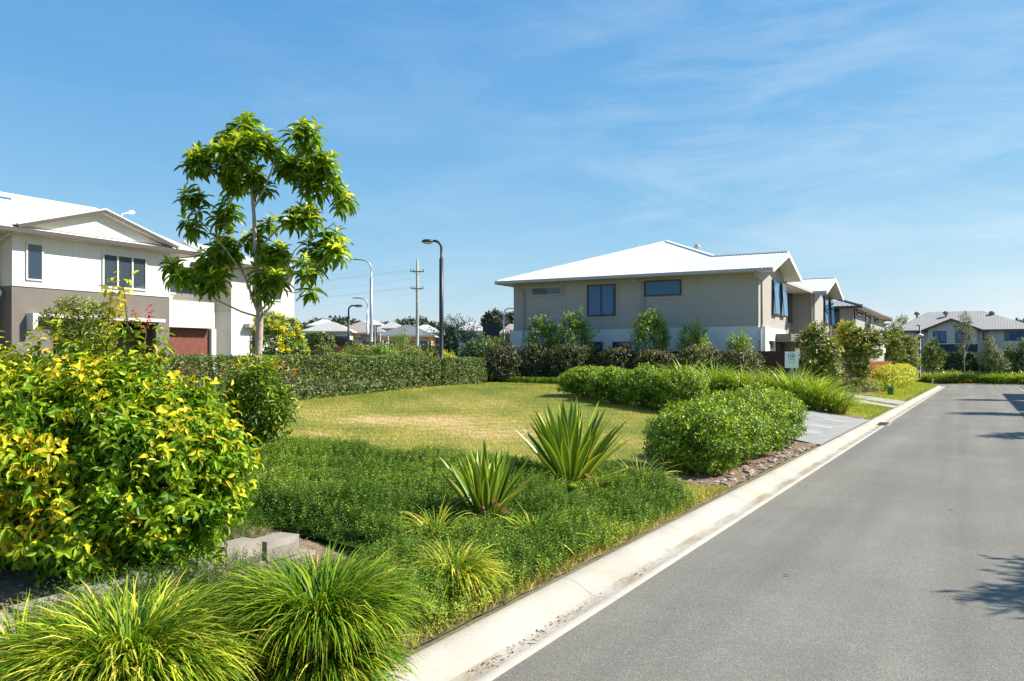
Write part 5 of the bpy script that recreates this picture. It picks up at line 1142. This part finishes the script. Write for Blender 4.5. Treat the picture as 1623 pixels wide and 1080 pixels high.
ax = unit(rng.normal(0, .33, (n, 3))+(0, 0, 1)); e1 = unit(np.cross(ax, rng.normal(size=(n, 3)))); e2 = np.cross(ax, e1); bt = .46+.5*(mh-.3)+rng.normal(0, .15, n)+.16*np.sin(q[:, 0]*2.3)*np.sin(q[:, 1]*1.9)+.25*np.clip(1-(dist/30), 0, 1)*0; sc_ = .75+.5*rng.random(n)+dist*.012
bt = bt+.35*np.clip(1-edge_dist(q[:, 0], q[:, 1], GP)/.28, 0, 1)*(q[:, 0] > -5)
for j in range(11):
    a = 2.4*j+rng.uniform(0, .6, n); rd = e1*np.cos(a)[:, None]+e2*np.sin(a)[:, None]; leaves(mb, P+ax*((.010*j)*sc_)[:, None], unit(rd*1.0+ax*(.15+.05*j)), ax+rd*.1, .042*sc_*(1-.03*j), .0115*sc_, 'rhomb', np.clip(bt+.02*j+rng.normal(0, .08, n), 0, 1))
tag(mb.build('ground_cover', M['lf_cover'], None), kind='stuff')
# second, finer patch round the wall end
GC2 = [(-6.25, 5.2), (-6.25, 6.2), (-7.2, 6.9), (-8.4, 7.2), (-8.0, 6.2), (-6.9, 5.2), (-6.4, 4.8)]
mb = MB(); q = scatter(GC2, 1500); n = len(q); P = np.stack([q[:, 0], q[:, 1], T(q[:, 0], q[:, 1])+.03+.17*rng.random(n)], 1); ax = unit(rng.normal(0, .7, (n, 3))+(0, 0, .8)); e1 = unit(np.cross(ax, rng.normal(size=(n, 3)))); e2 = np.cross(ax, e1); bt = .5+rng.normal(0, .18, n)
for j in range(13):
    a = 2.4*j; rd = e1*np.cos(a)+e2*np.sin(a); leaves(mb, P+ax*.013*j, unit(rd*.8+ax*.5), ax, .034, .006, 'rhomb', np.clip(bt, 0, 1))
tag(mb.build('ground_cover', M['lf_cover'], None), kind='stuff')
GC3 = [(-5.62, 3.2), (-5.62, 5.0), (-5.1, 5.6), (-4.9, 6.6), (-4.4, 5.4), (-4.7, 3.4)]
mb = MB(); q = scatter(GC3, 4200); n = len(q); P = np.stack([q[:, 0], q[:, 1], T(q[:, 0], q[:, 1])+.02+.3*rng.random(n)*np.clip((-4.6-q[:, 0])/.8, .3, 1)], 1); ax = unit(rng.normal(0, .6, (n, 3))+(0, 0, .8)); e1 = unit(np.cross(ax, rng.normal(size=(n, 3)))); e2 = np.cross(ax, e1); bt = .42+rng.normal(0, .18, n)
for j in range(13):
    a = 2.4*j; rd = e1*np.cos(a)+e2*np.sin(a); leaves(mb, P+ax*.013*j, unit(rd*.8+ax*.5), ax, .034, .006, 'rhomb', np.clip(bt, 0, 1))
tag(mb.build('ground_cover', M['lf_cover'], None), kind='stuff')
# low green patch beyond the lawn, by the end of the hedge
PA = [(-20.5, 35.2), (-18.0, 34.9), (-15.4, 34.2), (-13.4, 32.6), (-13.6, 37.4), (-21, 37.6)]
mb = MB(); q = scatter(PA, 5200); n = len(q); P = np.stack([q[:, 0], q[:, 1], T(q[:, 0], q[:, 1])], 1)
for j in range(4): leaves(mb, P+np.array((0, 0, .04+.06*j)), unit(rng.normal(0, 1, (n, 3))+(0, 0, 1.0)), rng.normal(0, 1, (n, 3)), .14, .05, 'rhomb', np.clip(.6+rng.normal(0, .15, n), 0, 1))
tag(mb.build('ground_cover', M['lf_cover'], None), kind='stuff')
# sprinkle of longer grass along the back edge of the kerb
mb = MB(); q = scatter([(-3.55, 4.6), (-3.57, 13.7), (-3.80, 13.7), (-3.80, 4.6)], 3600)
for (a, b) in q[:0]: pass
n = len(q); az = rng.uniform(0, 6.28, n); b = np.stack([q[:, 0], q[:, 1], T(q[:, 0], q[:, 1])], 1); leaves(mb, b, unit(np.stack([np.cos(az)*.6, np.sin(az)*.6, np.full(n, 1.)], 1)), rng.normal(size=(n, 3)), rng.uniform(.06, .16, n), .009, 'rhomb', np.clip(.45+rng.normal(0, .2, n), 0, 1))
tag(mb.build('edge_grass', M['lf_lawn'], None), kind='stuff')

# rounded bright shrubs: the row along the kerb and the row across the car park
def bush(name, label, loc, rx, ry, h, n, mat, L_, W_, k=5, group=None, cat='shrub', lump=.14, pw=2.6, tm='rhomb', t0=.38, young=.3, up=.45, slen=.12, shell=.34, rz=0., droop=.1, z0=.08, ntr=6, extra=()):
    b = plant(name, label, cat, loc, rz, group); mb = MB()
    P, O, rad = ellip([(0, 0, h*.52, rx, ry, h*.5)]+list(extra), n, shell, z0, pw, lump)
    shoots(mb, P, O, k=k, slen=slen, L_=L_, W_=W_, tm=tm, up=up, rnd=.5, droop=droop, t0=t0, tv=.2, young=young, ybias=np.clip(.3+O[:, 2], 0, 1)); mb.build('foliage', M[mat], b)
    mb = MB()
    for i in range(ntr): a = 6.28*i/ntr; mb.tube([(rx*.12*math.cos(a), ry*.12*math.sin(a), -.1), (rx*.3*math.cos(a), ry*.3*math.sin(a), h*.35), (rx*.55*math.cos(a), ry*.55*math.sin(a), h*.7)], [.035, .025, .01], 5)
    mb.build('stem', M['bark_dark'], b); return b
GRK = 'bright green shrubs in the bark bed along the kerb'
for i, (r, s, rx, ry, hh, nm) in enumerate([(-4.55, 15.0, .84, .88, 1.24, 'front bright green rounded shrub of the kerb row, nearest the viewer'), (-4.5, 16.75, .84, .86, 1.3, 'second bright green shrub along the kerb, behind the front one'), (-4.5, 18.5, .88, .88, 1.36, 'third bright green shrub along the kerb row'), (-4.45, 20.3, .88, .92, 1.38, 'far end bright green shrub of the kerb row, beside the car park')]):
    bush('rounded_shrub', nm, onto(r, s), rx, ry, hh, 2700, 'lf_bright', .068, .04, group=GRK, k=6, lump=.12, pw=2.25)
GRM = 'bright green shrubs beside the car park'
for i, (px, D, top, hw, nm) in enumerate([(930, 29.6, 586, 36, 'leftmost bright green shrub bordering the car park, at the lawn corner'), (975, 28.2, 587, 38, 'second bright green shrub bordering the car park'), (1025, 27.0, 586, 40, 'third bright green shrub bordering the car park'), (1078, 26.0, 590, 38, 'right hand bright green shrub bordering the car park, behind the kerb row')]):
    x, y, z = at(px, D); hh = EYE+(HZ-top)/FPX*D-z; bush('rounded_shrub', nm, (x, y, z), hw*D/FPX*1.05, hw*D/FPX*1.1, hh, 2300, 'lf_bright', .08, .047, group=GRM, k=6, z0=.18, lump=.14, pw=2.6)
# strap-leaved clumps beyond the car park
GRL = 'strap leaved clumps beyond the car park'
lab = ['flowering strap leaved clump with pale seed heads behind the kerb shrubs', 'strap leaved clump between the kerb shrubs and the clipped bushes', 'strap leaved clump in front of the dark fence', 'strap leaved clump directly below the speed sign', 'tallest bright strap leaved clump right of the speed sign', 'bright strap leaved clump at the car park edge near the kerb', 'end strap leaved clump overhanging the grass verge']
for i, (r, s, L_, n) in enumerate([(-10.6, 33.8, 1.9, 300), (-9.4, 33.7, 1.8, 340), (-8.3, 33.8, 1.9, 380), (-7.3, 34.0, 1.9, 380), (-6.4, 34.2, 2.2, 480), (-5.5, 33.9, 1.9, 440), (-4.75, 33.9, 1.4, 380)]):
    clump('strap_leaf_clump', lab[i], onto(r, s), n, L_, .036, 'lf_lom', r0=.26, el=(79, 9), bend=78, spread=.9, t0=.42 if i < 3 else .58, tip=.3, group=GRL)
x, y = -7.0, 34.9; bush('olive_shrub', 'small dark shrub standing just under the speed sign', onto(x, y), .75, .6, 1.05, 500, 'lf_clip', .08, .045)
# clipped dark bushes and the taller leafy shrubs in front of the fence
GB_ = 'clipped dark bushes along the fence'; labs = ['first clipped dark bush from the hedge end', 'second clipped dark bush, greyer, beside the lawn corner', 'small clipped bush behind the middle of the car park shrubs', 'clipped bush under the tallest leafy shrub', 'clipped bush left of the last pair by the fence', 'clipped bush nearest the bare stretch of dark fence']
for i, (px, top, hw, D) in enumerate([(845, 548, 26, 41.6), (905, 549, 32, 40.6), (977, 554, 25, 39.6), (1042, 558, 33, 38.6), (1108, 553, 32, 37.6), (1175, 557, 31, 36.8)]):
    x, y, z = at(px, D); bush('clipped_bush', labs[i], (x, y, z), hw*D/FPX, hw*D/FPX*.9, EYE+(HZ-top)/FPX*D-z, 1500, 'lf_clip', .08, .05, group=GB_, pw=5, lump=.05, young=.45, shell=.25, k=5)
GS_ = 'tall leafy shrubs against the townhouse'; labs = ['leafy shrub at the left corner of the townhouse', 'leafy shrub beneath the blue two pane window', 'tallest leafy shrub in front of the taupe wall', 'open leafy shrub right of the tallest one', 'smallest leafy shrub close to the brown fence']
for i, (px, top, hw, D) in enumerate([(860, 500, 28, 42.6), (910, 493, 30, 41.8), (1030, 491, 30, 39.9), (1098, 510, 26, 38.9), (1172, 527, 22, 38.0)]):
    x, y, z = at(px, D); k = D/FPX; hh = EYE+(HZ-top)/FPX*D-z; w_ = hw*k
    b = plant('leafy_shrub', labs[i], 'shrub', (x, y, z), TH, GS_); mb = MB()
    B = [(0, 0, hh*.5, w_, w_*.8, hh*.36), (-w_*.4, 0, hh*.74, w_*.38, w_*.4, hh*.2), (w_*.15, 0, hh*.82, w_*.36, w_*.4, hh*.17), (w_*.55, .1, hh*.66, w_*.36, w_*.4, hh*.2)]
    P, O, rad = ellip(B, [680, 720, 800, 480, 300][i], .55, .1, 2, .2); shoots(mb, P, O, k=7, slen=.30, L_=.15, W_=.062, tm='leaf6', up=.95, droop=.05, t0=.38, tv=.2, young=.45); mb.build('foliage', M['lf_screen'], b)
    mb = MB(); [stems(mb, [q[:3]], (0, 0, -.1), .035, .01) for q in B]; mb.build('stem', M['bark_dark'], b)
x, y, z = at(957, 40.2); bush('leafy_shrub', 'low leafy shrub filling the gap between two clipped bushes', (x, y, z), .55, .5, 1.0, 260, 'lf_screen', .11, .05, tm='leaf6')
# flax, grasses and shrubs past the end of the hedge
x, y, z = at(795, 41.6); clump('flax', 'pale strappy flax standing at the right end of the hedge', (x, y, z), 70, 1.55, .085, 'lf_lom', r0=.3, el=(72, 14), bend=55, t0=.72, tv=.15, cat='plant')
x, y, z = at(762, 41.5); clump('strap_leaf_clump', 'upright grass clump showing above the right end of the hedge', (x, y, z), 150, 1.5, .05, 'lf_lom', r0=.8, el=(78, 10), bend=45, t0=.55)
SH = [('broad dark leafy shrub tree just right of the tall black lamp', 724, 507, 575, 40, 46, 'lf_dark', 'leafy_shrub'), ('mid green shrub left of the ribbed board', 768, 540, 590, 30, 43, 'lf_screen', 'leafy_shrub'), ('dark clipped shrub below the ribbed board', 795, 546, 600, 26, 41, 'lf_clip', 'leafy_shrub'), ('yellow green shrub beside the corner of the townhouse', 808, 530, 575, 22, 50, 'lf_olive', 'leafy_shrub'), ('small yellow green bush at the foot of the tall black lamp', 708, 562, 590, 14, 41, 'lf_yellowhedge', 'low_shrub'), ('green leafy shrub left of the flax', 752, 545, 590, 22, 42, 'lf_dark', 'leafy_shrub'),
      ('olive feathery shrub right of the short black lamp', 575, 549, 590, 34, 45, 'lf_olive', 'feathery_shrub'), ('olive feathery shrub in the middle behind the hedge', 630, 551, 590, 36, 46, 'lf_olive', 'feathery_shrub'), ('olive feathery shrub nearest the timber power pole', 672, 553, 590, 32, 45, 'lf_olive', 'feathery_shrub'), ('green shrub with brown tips between feathery shrubs', 604, 552, 590, 20, 44, 'lf_screen', 'feathery_shrub'), ('yellow green low shrub left of the short black lamp', 532, 560, 592, 26, 43, 'lf_olive', 'low_shrub'), ('small tree below the dark hipped roof beyond the hedge', 637, 527, 560, 16, 78, 'lf_screen', 'small_tree')]
for lb, px, top, bot, hw, D, mt, nm in SH:
    x, y, z = at(px, D); k = D/FPX; hh = EYE+(HZ-top)*k-z; bush(nm, lb, (x, y, z), hw*k, hw*k, hh, int(500+hw*24), mt, .13, .06, k=5, lump=.28, pw=2.2, shell=.45, cat='shrub' if nm != 'small_tree' else 'tree', slen=.22, up=.6)
x, y, z = at(502, 46); k = 46/FPX; hh = EYE+(HZ-531)*k-z
hedge('tall clipped dark hedge block between the yellow flowering shrub and the lamp', x-.6, x+.6, y-.7, y+.7, EYE+(HZ-531)*k, 1500, L_=.13, W_=.08)
x, y, z = at(496, 42); hedge('low clipped hedge with rusty top under the tall hedge block', x-.5, x+.5, y-.9, y+.9, EYE+(HZ-558.5)*42/FPX, 700, 'lf_clip', .1, .06)

# yellow flowering shrub by the left row
x, y, z = at(434, 41); k = 41/FPX; ys = plant('flowering_shrub', 'rounded green shrub covered in yellow flowers by the cream house wall', 'shrub', (x, y, z)); hh = EYE+(HZ-494)*k-z
mb = MB(); B = [(0, 0, hh*.5, 36*k, 34*k, hh*.44), (-10*k, 0, hh*.8, 20*k, 20*k, hh*.2), (18*k, 0, hh*.68, 24*k, 24*k, hh*.24), (30*k, 0, hh*.42, 22*k, 22*k, hh*.3)]
P, O, rad = ellip(B, 1300, .4, .1); shoots(mb, P, O, k=6, slen=.2, L_=.17, W_=.075, tm='leaf6', up=.5, t0=.3, young=.3); mb.build('foliage', M['lf_screen'], ys)
stm = MB(); [stems(stm, [b[:3]], (0, 0, -.1), .05, .015) for b in B]; stm.build('stem', M['bark_dark'], ys)
mb = MB(); P = unit(rng.normal(size=(16, 3)))*.085; shoots(mb, P, unit(P), k=4, slen=.05, L_=.12, W_=.07, tm='rhomb', t0=.5, young=.2); f0 = mb.build('flower', M['yellow_flower'], ys)
P, O, rad = ellip(B, 60, .08, hh*.3); P = P[(O[:, 1] < .5) | (O[:, 0] > .2)]
for i, p in enumerate(P):
    o = f0 if i == 0 else f0.copy()
    if i: COL.objects.link(o); o.parent = ys
    o.location = p; o.rotation_euler = tuple(rng.uniform(0, 6, 3)); s_ = rng.uniform(.8, 1.3); o.scale = (s_, s_, s_)

# small trees and shrubs along the townhouse verge
def small_tree(label, px, D, py_top, py_bot, blobs, mat, n, L_, W_, name='small_tree', trunk='bark_pale', tm='leaf6', tr=.05, group=None, up=.4, shell=.5, base_px=None, k_=6, slen=.22, young=.4, t0=.35, cat='tree'):
    x, y, z = at(px if base_px is None else base_px, D); k = D/FPX; h = plant(name, label, cat, (x, y, z), TH, group); p0 = px if base_px is None else base_px
    B = [((bx-p0)*k, dy*k, EYE+(HZ-by)*k-z, rx*k, rx*k*.9, rz_*k) for bx, by, rx, rz_, dy in blobs]
    mb = MB(); P, O, rad = ellip(B, n, shell, .1, 2, .22); shoots(mb, P, O, k=k_, slen=slen, L_=L_, W_=W_, tm=tm, up=up, droop=.15, t0=t0, tv=.22, young=young); mb.build('crown', M[mat], h)
    mb = MB(); zt = max(b[2] for b in B); mb.tube([(0, 0, -.2), (.02, 0, zt*.5), (-.02, 0, zt*.95)], [tr*1.2, tr, tr*.35], 8)
    for b in B: mb.tube([(0, 0, max(.2, b[2]*.6)), (b[0]*.5, b[1]*.5, b[2]*.85), b[:3]], [tr*.6, tr*.4, tr*.2], 6)
    mb.build('trunk', M[trunk], h, smooth_=True); return h
small_tree('dense glossy tree with yellowish tips right of the speed sign', 1298, 37.5, 515, 612, [(1295, 548, 20, 24, 0), (1290, 575, 24, 20, 0), (1310, 590, 24, 18, 0), (1280, 540, 14, 14, 5), (1312, 555, 16, 16, -5), (1295, 522, 12, 10, 0), (1305, 605, 20, 10, 0)], 'lf_magnolia', 900, .17, .09)
small_tree('glossy small tree with open crown in front of the grey fence', 1362, 48, 515, 612, [(1355, 545, 22, 18, 0), (1380, 550, 20, 16, 0), (1360, 575, 20, 14, 0), (1345, 525, 14, 12, 0), (1372, 530, 16, 12, 0), (1395, 535, 14, 10, 0), (1366, 590, 14, 10, 0), (1340, 555, 12, 14, 0)], 'lf_magnolia', 850, .19, .1)
small_tree('yellow green bushy tree in front of the tiled house', 1345, 52.5, 512, 580, [(1345, 535, 22, 18, 0), (1365, 545, 20, 16, 0), (1340, 518, 12, 8, 0)], 'lf_yellowhedge', 420, .17, .09)
bush('low_shrub', 'low mounded grey green shrub beside the driveway path', onto(-6.6, 53.0), 1.1, 2.6, .75, 900, 'lf_olive', .11, .06, lump=.1)
bush('low_shrub', 'smaller low mound with reddish tips nearer the green pillar', onto(-6.0, 56.5), .7, 1.6, .75, 500, 'lf_redtip', .11, .06, lump=.1)
for i, (s, rr) in enumerate(((61.0, 1.35), (64.6, 1.4), (68.3, 1.35), (72.0, 1.4), (75.9, 1.5), (80.2, 1.6))):
    bush('hedge_shrub', ['first yellow green shrub of the verge hedge, below the orange fence start', 'second yellow green shrub of the verge hedge', 'third yellow green shrub of the verge hedge', 'fourth yellow green shrub of the verge hedge', 'fifth yellow green shrub of the verge hedge', 'last yellow green shrub of the verge hedge, at the street corner'][i], onto(-5.55-.01*i, s), .8, 2.1, 1.62, 900, 'lf_yellowhedge', .15, .09, group='yellow green shrubs along the verge', lump=.16, k=5)
small_tree('large yellow green tree left of the end street lamp', 1428, 82, 500, 590, [(1424, 555, 20, 22, 0), (1412, 535, 14, 14, 0), (1440, 548, 12, 16, 0), (1420, 520, 9, 9, 0), (1430, 508, 6, 6, 0), (1410, 570, 16, 16, 0), (1444, 572, 10, 14, 0)], 'lf_olive', 1000, .26, .13, slen=.4)
small_tree('round olive tree right of the end street lamp', 1477, 91, 536, 590, [(1475, 554, 11, 11, 0), (1484, 565, 11, 12, 0), (1469, 568, 9, 12, 0), (1478, 580, 13, 9, 0), (1479, 544, 6, 6, 0)], 'lf_olive', 520, .28, .14, slen=.4)
small_tree('slim pale gum tree in front of the grey roofed house', 1528, 91, 494, 587, [(1527, 502, 6, 6, 0), (1532, 513, 8, 7, 0), (1522, 519, 7, 6, 0), (1534, 528, 7, 7, 0), (1525, 538, 6, 5, 0), (1537, 543, 4, 5, 0), (1512, 519, 5, 3, 0), (1521, 551, 5, 5, 0)], 'lf_gum', 230, .26, .08, name='gum_tree', slen=.4, shell=.8, tr=.06)
small_tree('bushy grey green gum left of the right picture edge', 1572, 91, 532, 590, [(1568, 548, 8, 10, 0), (1574, 562, 12, 11, 0), (1562, 568, 11, 12, 0), (1584, 578, 12, 9, 0), (1567, 539, 5, 5, 0)], 'lf_gum', 400, .3, .11, name='gum_tree', slen=.5)
small_tree('grey green gum sapling behind the bushy gum', 1597, 92.5, 535, 590, [(1597, 552, 6, 9, 0), (1600, 566, 9, 10, 0), (1603, 580, 10, 7, 0)], 'lf_gum', 240, .3, .11, name='gum_tree', slen=.5)
small_tree('olive tree cut by the right picture edge', 1622, 91.5, 530, 590, [(1623, 548, 7, 10, 0), (1628, 565, 10, 12, 0), (1620, 580, 9, 8, 0)], 'lf_gum', 300, .3, .12, name='gum_tree', slen=.5)
for i, (p0, p1, lb) in enumerate(((1486, 1548, 'dark clipped hedge behind the slim gum tree'), (1556, 1640, 'dark clipped hedge behind the bushy gums at the right'))):
    a_ = WS(p0, 570, 108)[0]; b_ = WS(p1, 570, 108)[0]; hedge(lb, a_, b_, 107.2, 108.6, EYE+(HZ-561)/FPX*98, 1300, 'lf_dark', .22, .14, .12)
GF = 'strap leaved clumps across the end of the street'
fc = []
for i in range(3):
    c0 = clump('strap_leaf_clump', '', (0, 0, 0), 130, 1.7, .07, 'lf_lom', r0=.45, el=(70, 15), bend=80, t0=(.4, .5, .65)[i], tip=.25, group=GF); fc.append(c0)
lbf = 'arching strap leaved clump in the planting bed across the street end'
used = set()
for i in range(40):
    px = 1462+i*4.6+rng.uniform(-1.5, 1.5); row = i % 2; s = 103.6+row*1.5+rng.uniform(-.3, .3); a = (px-811)/FPX; d = (ct*a-st_, st_*a+ct); r = d[0]*s/d[1]; loc = (r, s, Tz(r, s)); j = i % 3
    if j not in used: o = fc[j]; o.location = loc; o['label'] = lbf; used.add(j)
    else: copy_thing(fc[j], loc, rng.uniform(0, 6), rng.uniform(.8, 1.15), lbf, GF)
mb = MB(); r0, r1 = WS(1452, 605, 102.8)[0], WS(1546, 605, 102.8)[0]; n = 900; P = np.stack([rng.uniform(r0, r1, n), rng.uniform(102.6, 103.4, n), np.zeros(n)], 1); P[:, 2] = T(P[:, 0], P[:, 1])+rng.uniform(.05, .35, n)
shoots(mb, P, np.tile((0, 0, 1.), (n, 1)), k=5, slen=.1, L_=.16, W_=.1, t0=.5, young=.3); tag(mb.build('flower_bed_blossom', leafmat('bed_flowers', [(0, (.12, .2, .02)), (.45, (.25, .3, .03)), (.6, (.75, .42, .02)), (1, (.85, .55, .03))], .2), None), kind='stuff')

# trees across the road whose shade reaches the asphalt
def shade_tree(label, r, s, h, rad, n, L_, mat='lf_dark'):
    t = plant('street_tree', label, 'tree', onto(r, s), 0, 'trees across the road'); mb = MB()
    B = [(rad*.5*math.cos(a), rad*.5*math.sin(a), h+rad*.25*math.sin(2.3*a), rad*.55, rad*.55, rad*.42) for a in np.linspace(0, 6.28, 6)[:-1]]+[(0, 0, h+rad*.35, rad*.55, rad*.55, rad*.45)]
    P, O, _ = ellip(B, n, .6, .1, 2, .25); shoots(mb, P, O, k=7, slen=.4, L_=L_, W_=L_*.3, tm='rhomb', up=.2, droop=.3); mb.build('crown', M[mat], t)
    mb = MB(); mb.tube([(0, 0, -.2), (.05, 0, h*.5), (0, 0, h)], [.13, .1, .05], 8); [mb.tube([(0, 0, h*.5), (b[0]*.5, b[1]*.5, b[2]*.85), b[:3]], [.05, .035, .015], 6) for b in B]; mb.build('trunk', M['bark_pale'], t, smooth_=True)
shade_tree('feathery street tree across the road, nearest the viewer', 6.2, 12.8, 4.35, 1.5, 400, .34)
shade_tree('street tree across the road in front of the first townhouse', 6.4, 33.0, 4.4, 1.5, 380, .34)
shade_tree('street tree across the road between two townhouses', 5.6, 45.8, 5.2, 1.3, 320, .34)
shade_tree('street tree across the road near the street end', 5.6, 62.0, 5.4, 1.3, 320, .34)

# ------------------------------------------------------------------ the far distance
for lb, px, D, ey, ry_, wpx, wm, rm in [
    ('pale roofed house with white upper roof, left of the tall grey poles', 524, 128, 526, 514, 80, 'wall_pale', 'roof_pale'),
    ('white roofed house at far left of the distant row', 514, 150, 517, 509.5, 46, 'wall_pale', 'roof_distant'),
    ('brown roofed house behind the shade sails', 574, 132, 528, 514, 84, 'wall_ochre', 'roof_brown'),
    ('white roofed house showing above the brown roof', 588, 165, 516, 509.5, 42, 'wall_pale', 'roof_distant'),
    ('dark roofed ochre house behind the power pole', 646, 118, 533, 519, 92, 'wall_ochre', 'roof_dark'),
    ('grey hip roofed house between the white roofs', 622, 158, 521, 514, 44, 'wall_pale', 'roof_pale'),
    ('white roofed house right of the power pole', 674, 150, 528, 518, 58, 'wall_pale', 'roof_distant'),
    ('white roofed house seen behind the dark leafy shrub', 748, 140, 525, 514, 54, 'wall_pale', 'roof_distant'),
    ('brown roofed house left of the taupe townhouse corner', 812, 105, 530, 518, 46, 'wall_grey', 'roof_brown'),
]:
    k = D/FPX; x, y, z = at(px, D); ze = EYE+(HZ-ey)*k; W_ = wpx*k; z0 = min(z, 1.0)
    hip_house(lb, (x, y), W_-1.0, max(5., min(9., W_*.8)), TH, z0, ze-z0, (ey-ry_)*k+.35, wm, rm, wins=[('f', -W_*.36, ze-z0-1.9, 1.6, 1.1), ('f', -W_*.05, ze-z0-1.9, 1.6, 1.1), ('f', W_*.2, ze-z0-1.9, 1.6, 1.1)], ridge=max(.4, W_*.5-4.0))
def sail(label, pts, mat, D, posts):
    C_ = at(pts[0][0], D); h = thing('shade_sail', label, 'shade sail', (C_[0], C_[1], C_[2]), TH); k = D/FPX
    Q = np.array([((px-pts[0][0])*k, dy, EYE+(HZ-py)*k-C_[2]) for px, py, dy in pts]); mb = MB(); n = 9; g_ = []
    for i in range(n+1):
        for j in range(n+1):
            u, v = i/n, j/n; p = (Q[0]*(1-u)+Q[1]*u)*(1-v)+(Q[3]*(1-u)+Q[2]*u)*v; p = p-np.array((0, 0, .8*k*20*u*(1-u)*v*(1-v)*4*.1)); g_.append(p)
    v1 = np.array(g_); N_ = len(v1); f = [[i*(n+1)+j, (i+1)*(n+1)+j, (i+1)*(n+1)+j+1, i*(n+1)+j+1] for i in range(n) for j in range(n)]
    mb.add(v1, f); mb.add(v1-np.array((0, .02, .012)), [q[::-1] for q in f]); mb.build('sail', M[mat], h, smooth_=True)
    for i in posts: MB().tube([(Q[i][0], Q[i][1], -.3), (Q[i][0], Q[i][1], Q[i][2]+.2)], .06, 6).build('post', M['white_metal'], h)
sail('dark navy shade sail beyond the hedge', [(512, 527, 0), (560, 541, 1), (594, 541, 5), (520, 553, 7)], 'sail_navy', 84, [0, 2])
sail('cream shade sail right of the grey poles', [(566, 529, 0), (600, 531, 1), (606, 535, 4), (572, 542, 5)], 'sail_cream', 88, [1, 2])
mb = MB(); fence('low reddish timber fence beyond the olive shrubs', at(520, 70)[:2], at(700, 70)[:2], EYE+(HZ-549.5)/FPX*70-min(at(520, 70)[2], at(700, 70)[2]), 'timber_orange', pw=.2)

def far_tree(label, px, D, top, hw, mat='lf_far', bot=560, n=420):
    k = D/FPX; c = (top+bot)/2; hh = (bot-top)/2; small_tree(label, px, D, top, bot, [(px, top+hh*.7, hw, hh*.55, 0), (px-hw*.6, top+hh*.95, hw*.6, hh*.5, 0), (px+hw*.6, top+hh*.9, hw*.6, hh*.5, 0), (px-hw*.2, top+hh*.35, hw*.55, hh*.35, 0)], mat, n, .8*D/150, .4*D/150, name='distant_tree', tm='rhomb', tr=.25, slen=.8, up=.3)
far_tree('round distant tree left of the townhouse corner lamp', 784, 170, 495, 15, bot=540)
far_tree('round distant tree touching the townhouse corner', 813, 175, 499, 13, bot=540)
# woods on the skyline and the hill behind them
mb = MB()
for i in range(150):
    px = rng.uniform(380, 900) if i < 110 else rng.uniform(1380, 1760); D = rng.uniform(230, 420); k = D/FPX; a = (px-811)/FPX
    top = 517+5*math.sin(px*.045)+5*math.sin(px*.017+1)+rng.normal(0, 3.0); top = min(max(top, 503), 530); hgt = EYE+(HZ-top)*k; rr = rng.uniform(7, 16)*k
    r, s = (ct*a-st_)*D, (st_*a+ct)*D
    P, O, _ = ellip([(r, s, hgt-rr*.6, rr, rr, rr*.6), (r+rr*.6, s, hgt-rr, rr*.7, rr*.7, rr*.5), (r, s, hgt*.4, rr*1.1, rr, hgt*.5)], 150, .4, -5); shoots(mb, P, O, k=3, slen=1.2, L_=2.0, W_=1.1, t0=.3+.3*rng.random(), young=.2)
tag(mb.build('far_woods', M['lf_far'], None), kind='stuff')
mb = MB(); n = 80; a = np.linspace(-1.3, 1.0, n); Dh = 2600.; hz = 40+100*np.exp(-((a+.26)/.07)**2)+30*np.exp(-((a+.03)/.16)**2)+18*np.sin(a*9)+10*np.sin(a*23)
rowsv = []
for dd, hh in ((0, 0.), (500, .75), (900, 1.), (1600, .6), (2600, 0)):
    rowsv += [((ct*math.sin(x)-st_*math.cos(x))*(Dh+dd), (st_*math.sin(x)+ct*math.cos(x))*(Dh+dd), -20+hz[i]*hh*1.2+ (6*math.sin(i*2.1+dd) if 0 < hh else 0)) for i, x in enumerate(a)]
mb.add(rowsv, [[j*n+i, j*n+i+1, (j+1)*n+i+1, (j+1)*n+i] for j in range(4) for i in range(n-1)])
tag(mb.build('hills', pbr('hill_forest_hazed', (.085, .13, .16), .95, .25, .02, fine=.4, bscale=.05), smooth_=True), kind='structure')  # bluish colour stands in for haze over the distance
q = np.stack([-3.14+rng.normal(0, .03, 130)+.02*np.sin(np.linspace(0, 30, 130)), rng.choice([5.4, 6.1, 6.6, 8.2], 130)+rng.normal(0, .3, 130)], 1); n = len(q); mb = MB()
leaves(mb, np.stack([q[:, 0], q[:, 1], base(q[:, 1])-.004+.006*rng.random(n)], 1), unit(rng.normal(0, 1, (n, 3))*(1, 1, .15)), unit(rng.normal(0, .3, (n, 3))+(0, 0, 1)), rng.uniform(.012, .045, n), rng.uniform(.008, .018, n), 'rhomb', rng.random(n)*.6)
tag(mb.build('gutter_debris', leafmat('debris', [(0, (.035, .025, .018)), (1, (.22, .14, .08))], .0, .9, .1), None), kind='stuff')
# fallen leaves on the road and kerb
for i, (px, py) in enumerate(((1502, 801), (1170, 742), (838, 1011), (1240, 905))):
    r, s, _t = (lambda d, t: (d[0]*t, d[1]*t, t))(ray(px, py), EYE/(-ray(px, py)[2])); mb = MB(); leaves(mb, np.array([(0, 0, .0)]), np.array([(1., .3, .12)]), np.array([(0, .1, 1.)]), .09, .03, 'leaf6', .4); o = mb.build('fallen_leaf', M['lf_dead'], None, loc=(r, s, base(s)+.012+(.1 if r < -3.2 else 0))); tag(o, ['single dry leaf lying in the middle of the road', 'dry leaf on the gutter beside the ground cover', 'dry leaf near the nearest gutter', 'dry leaf on the asphalt'][i]+', curled and brown', 'leaf')
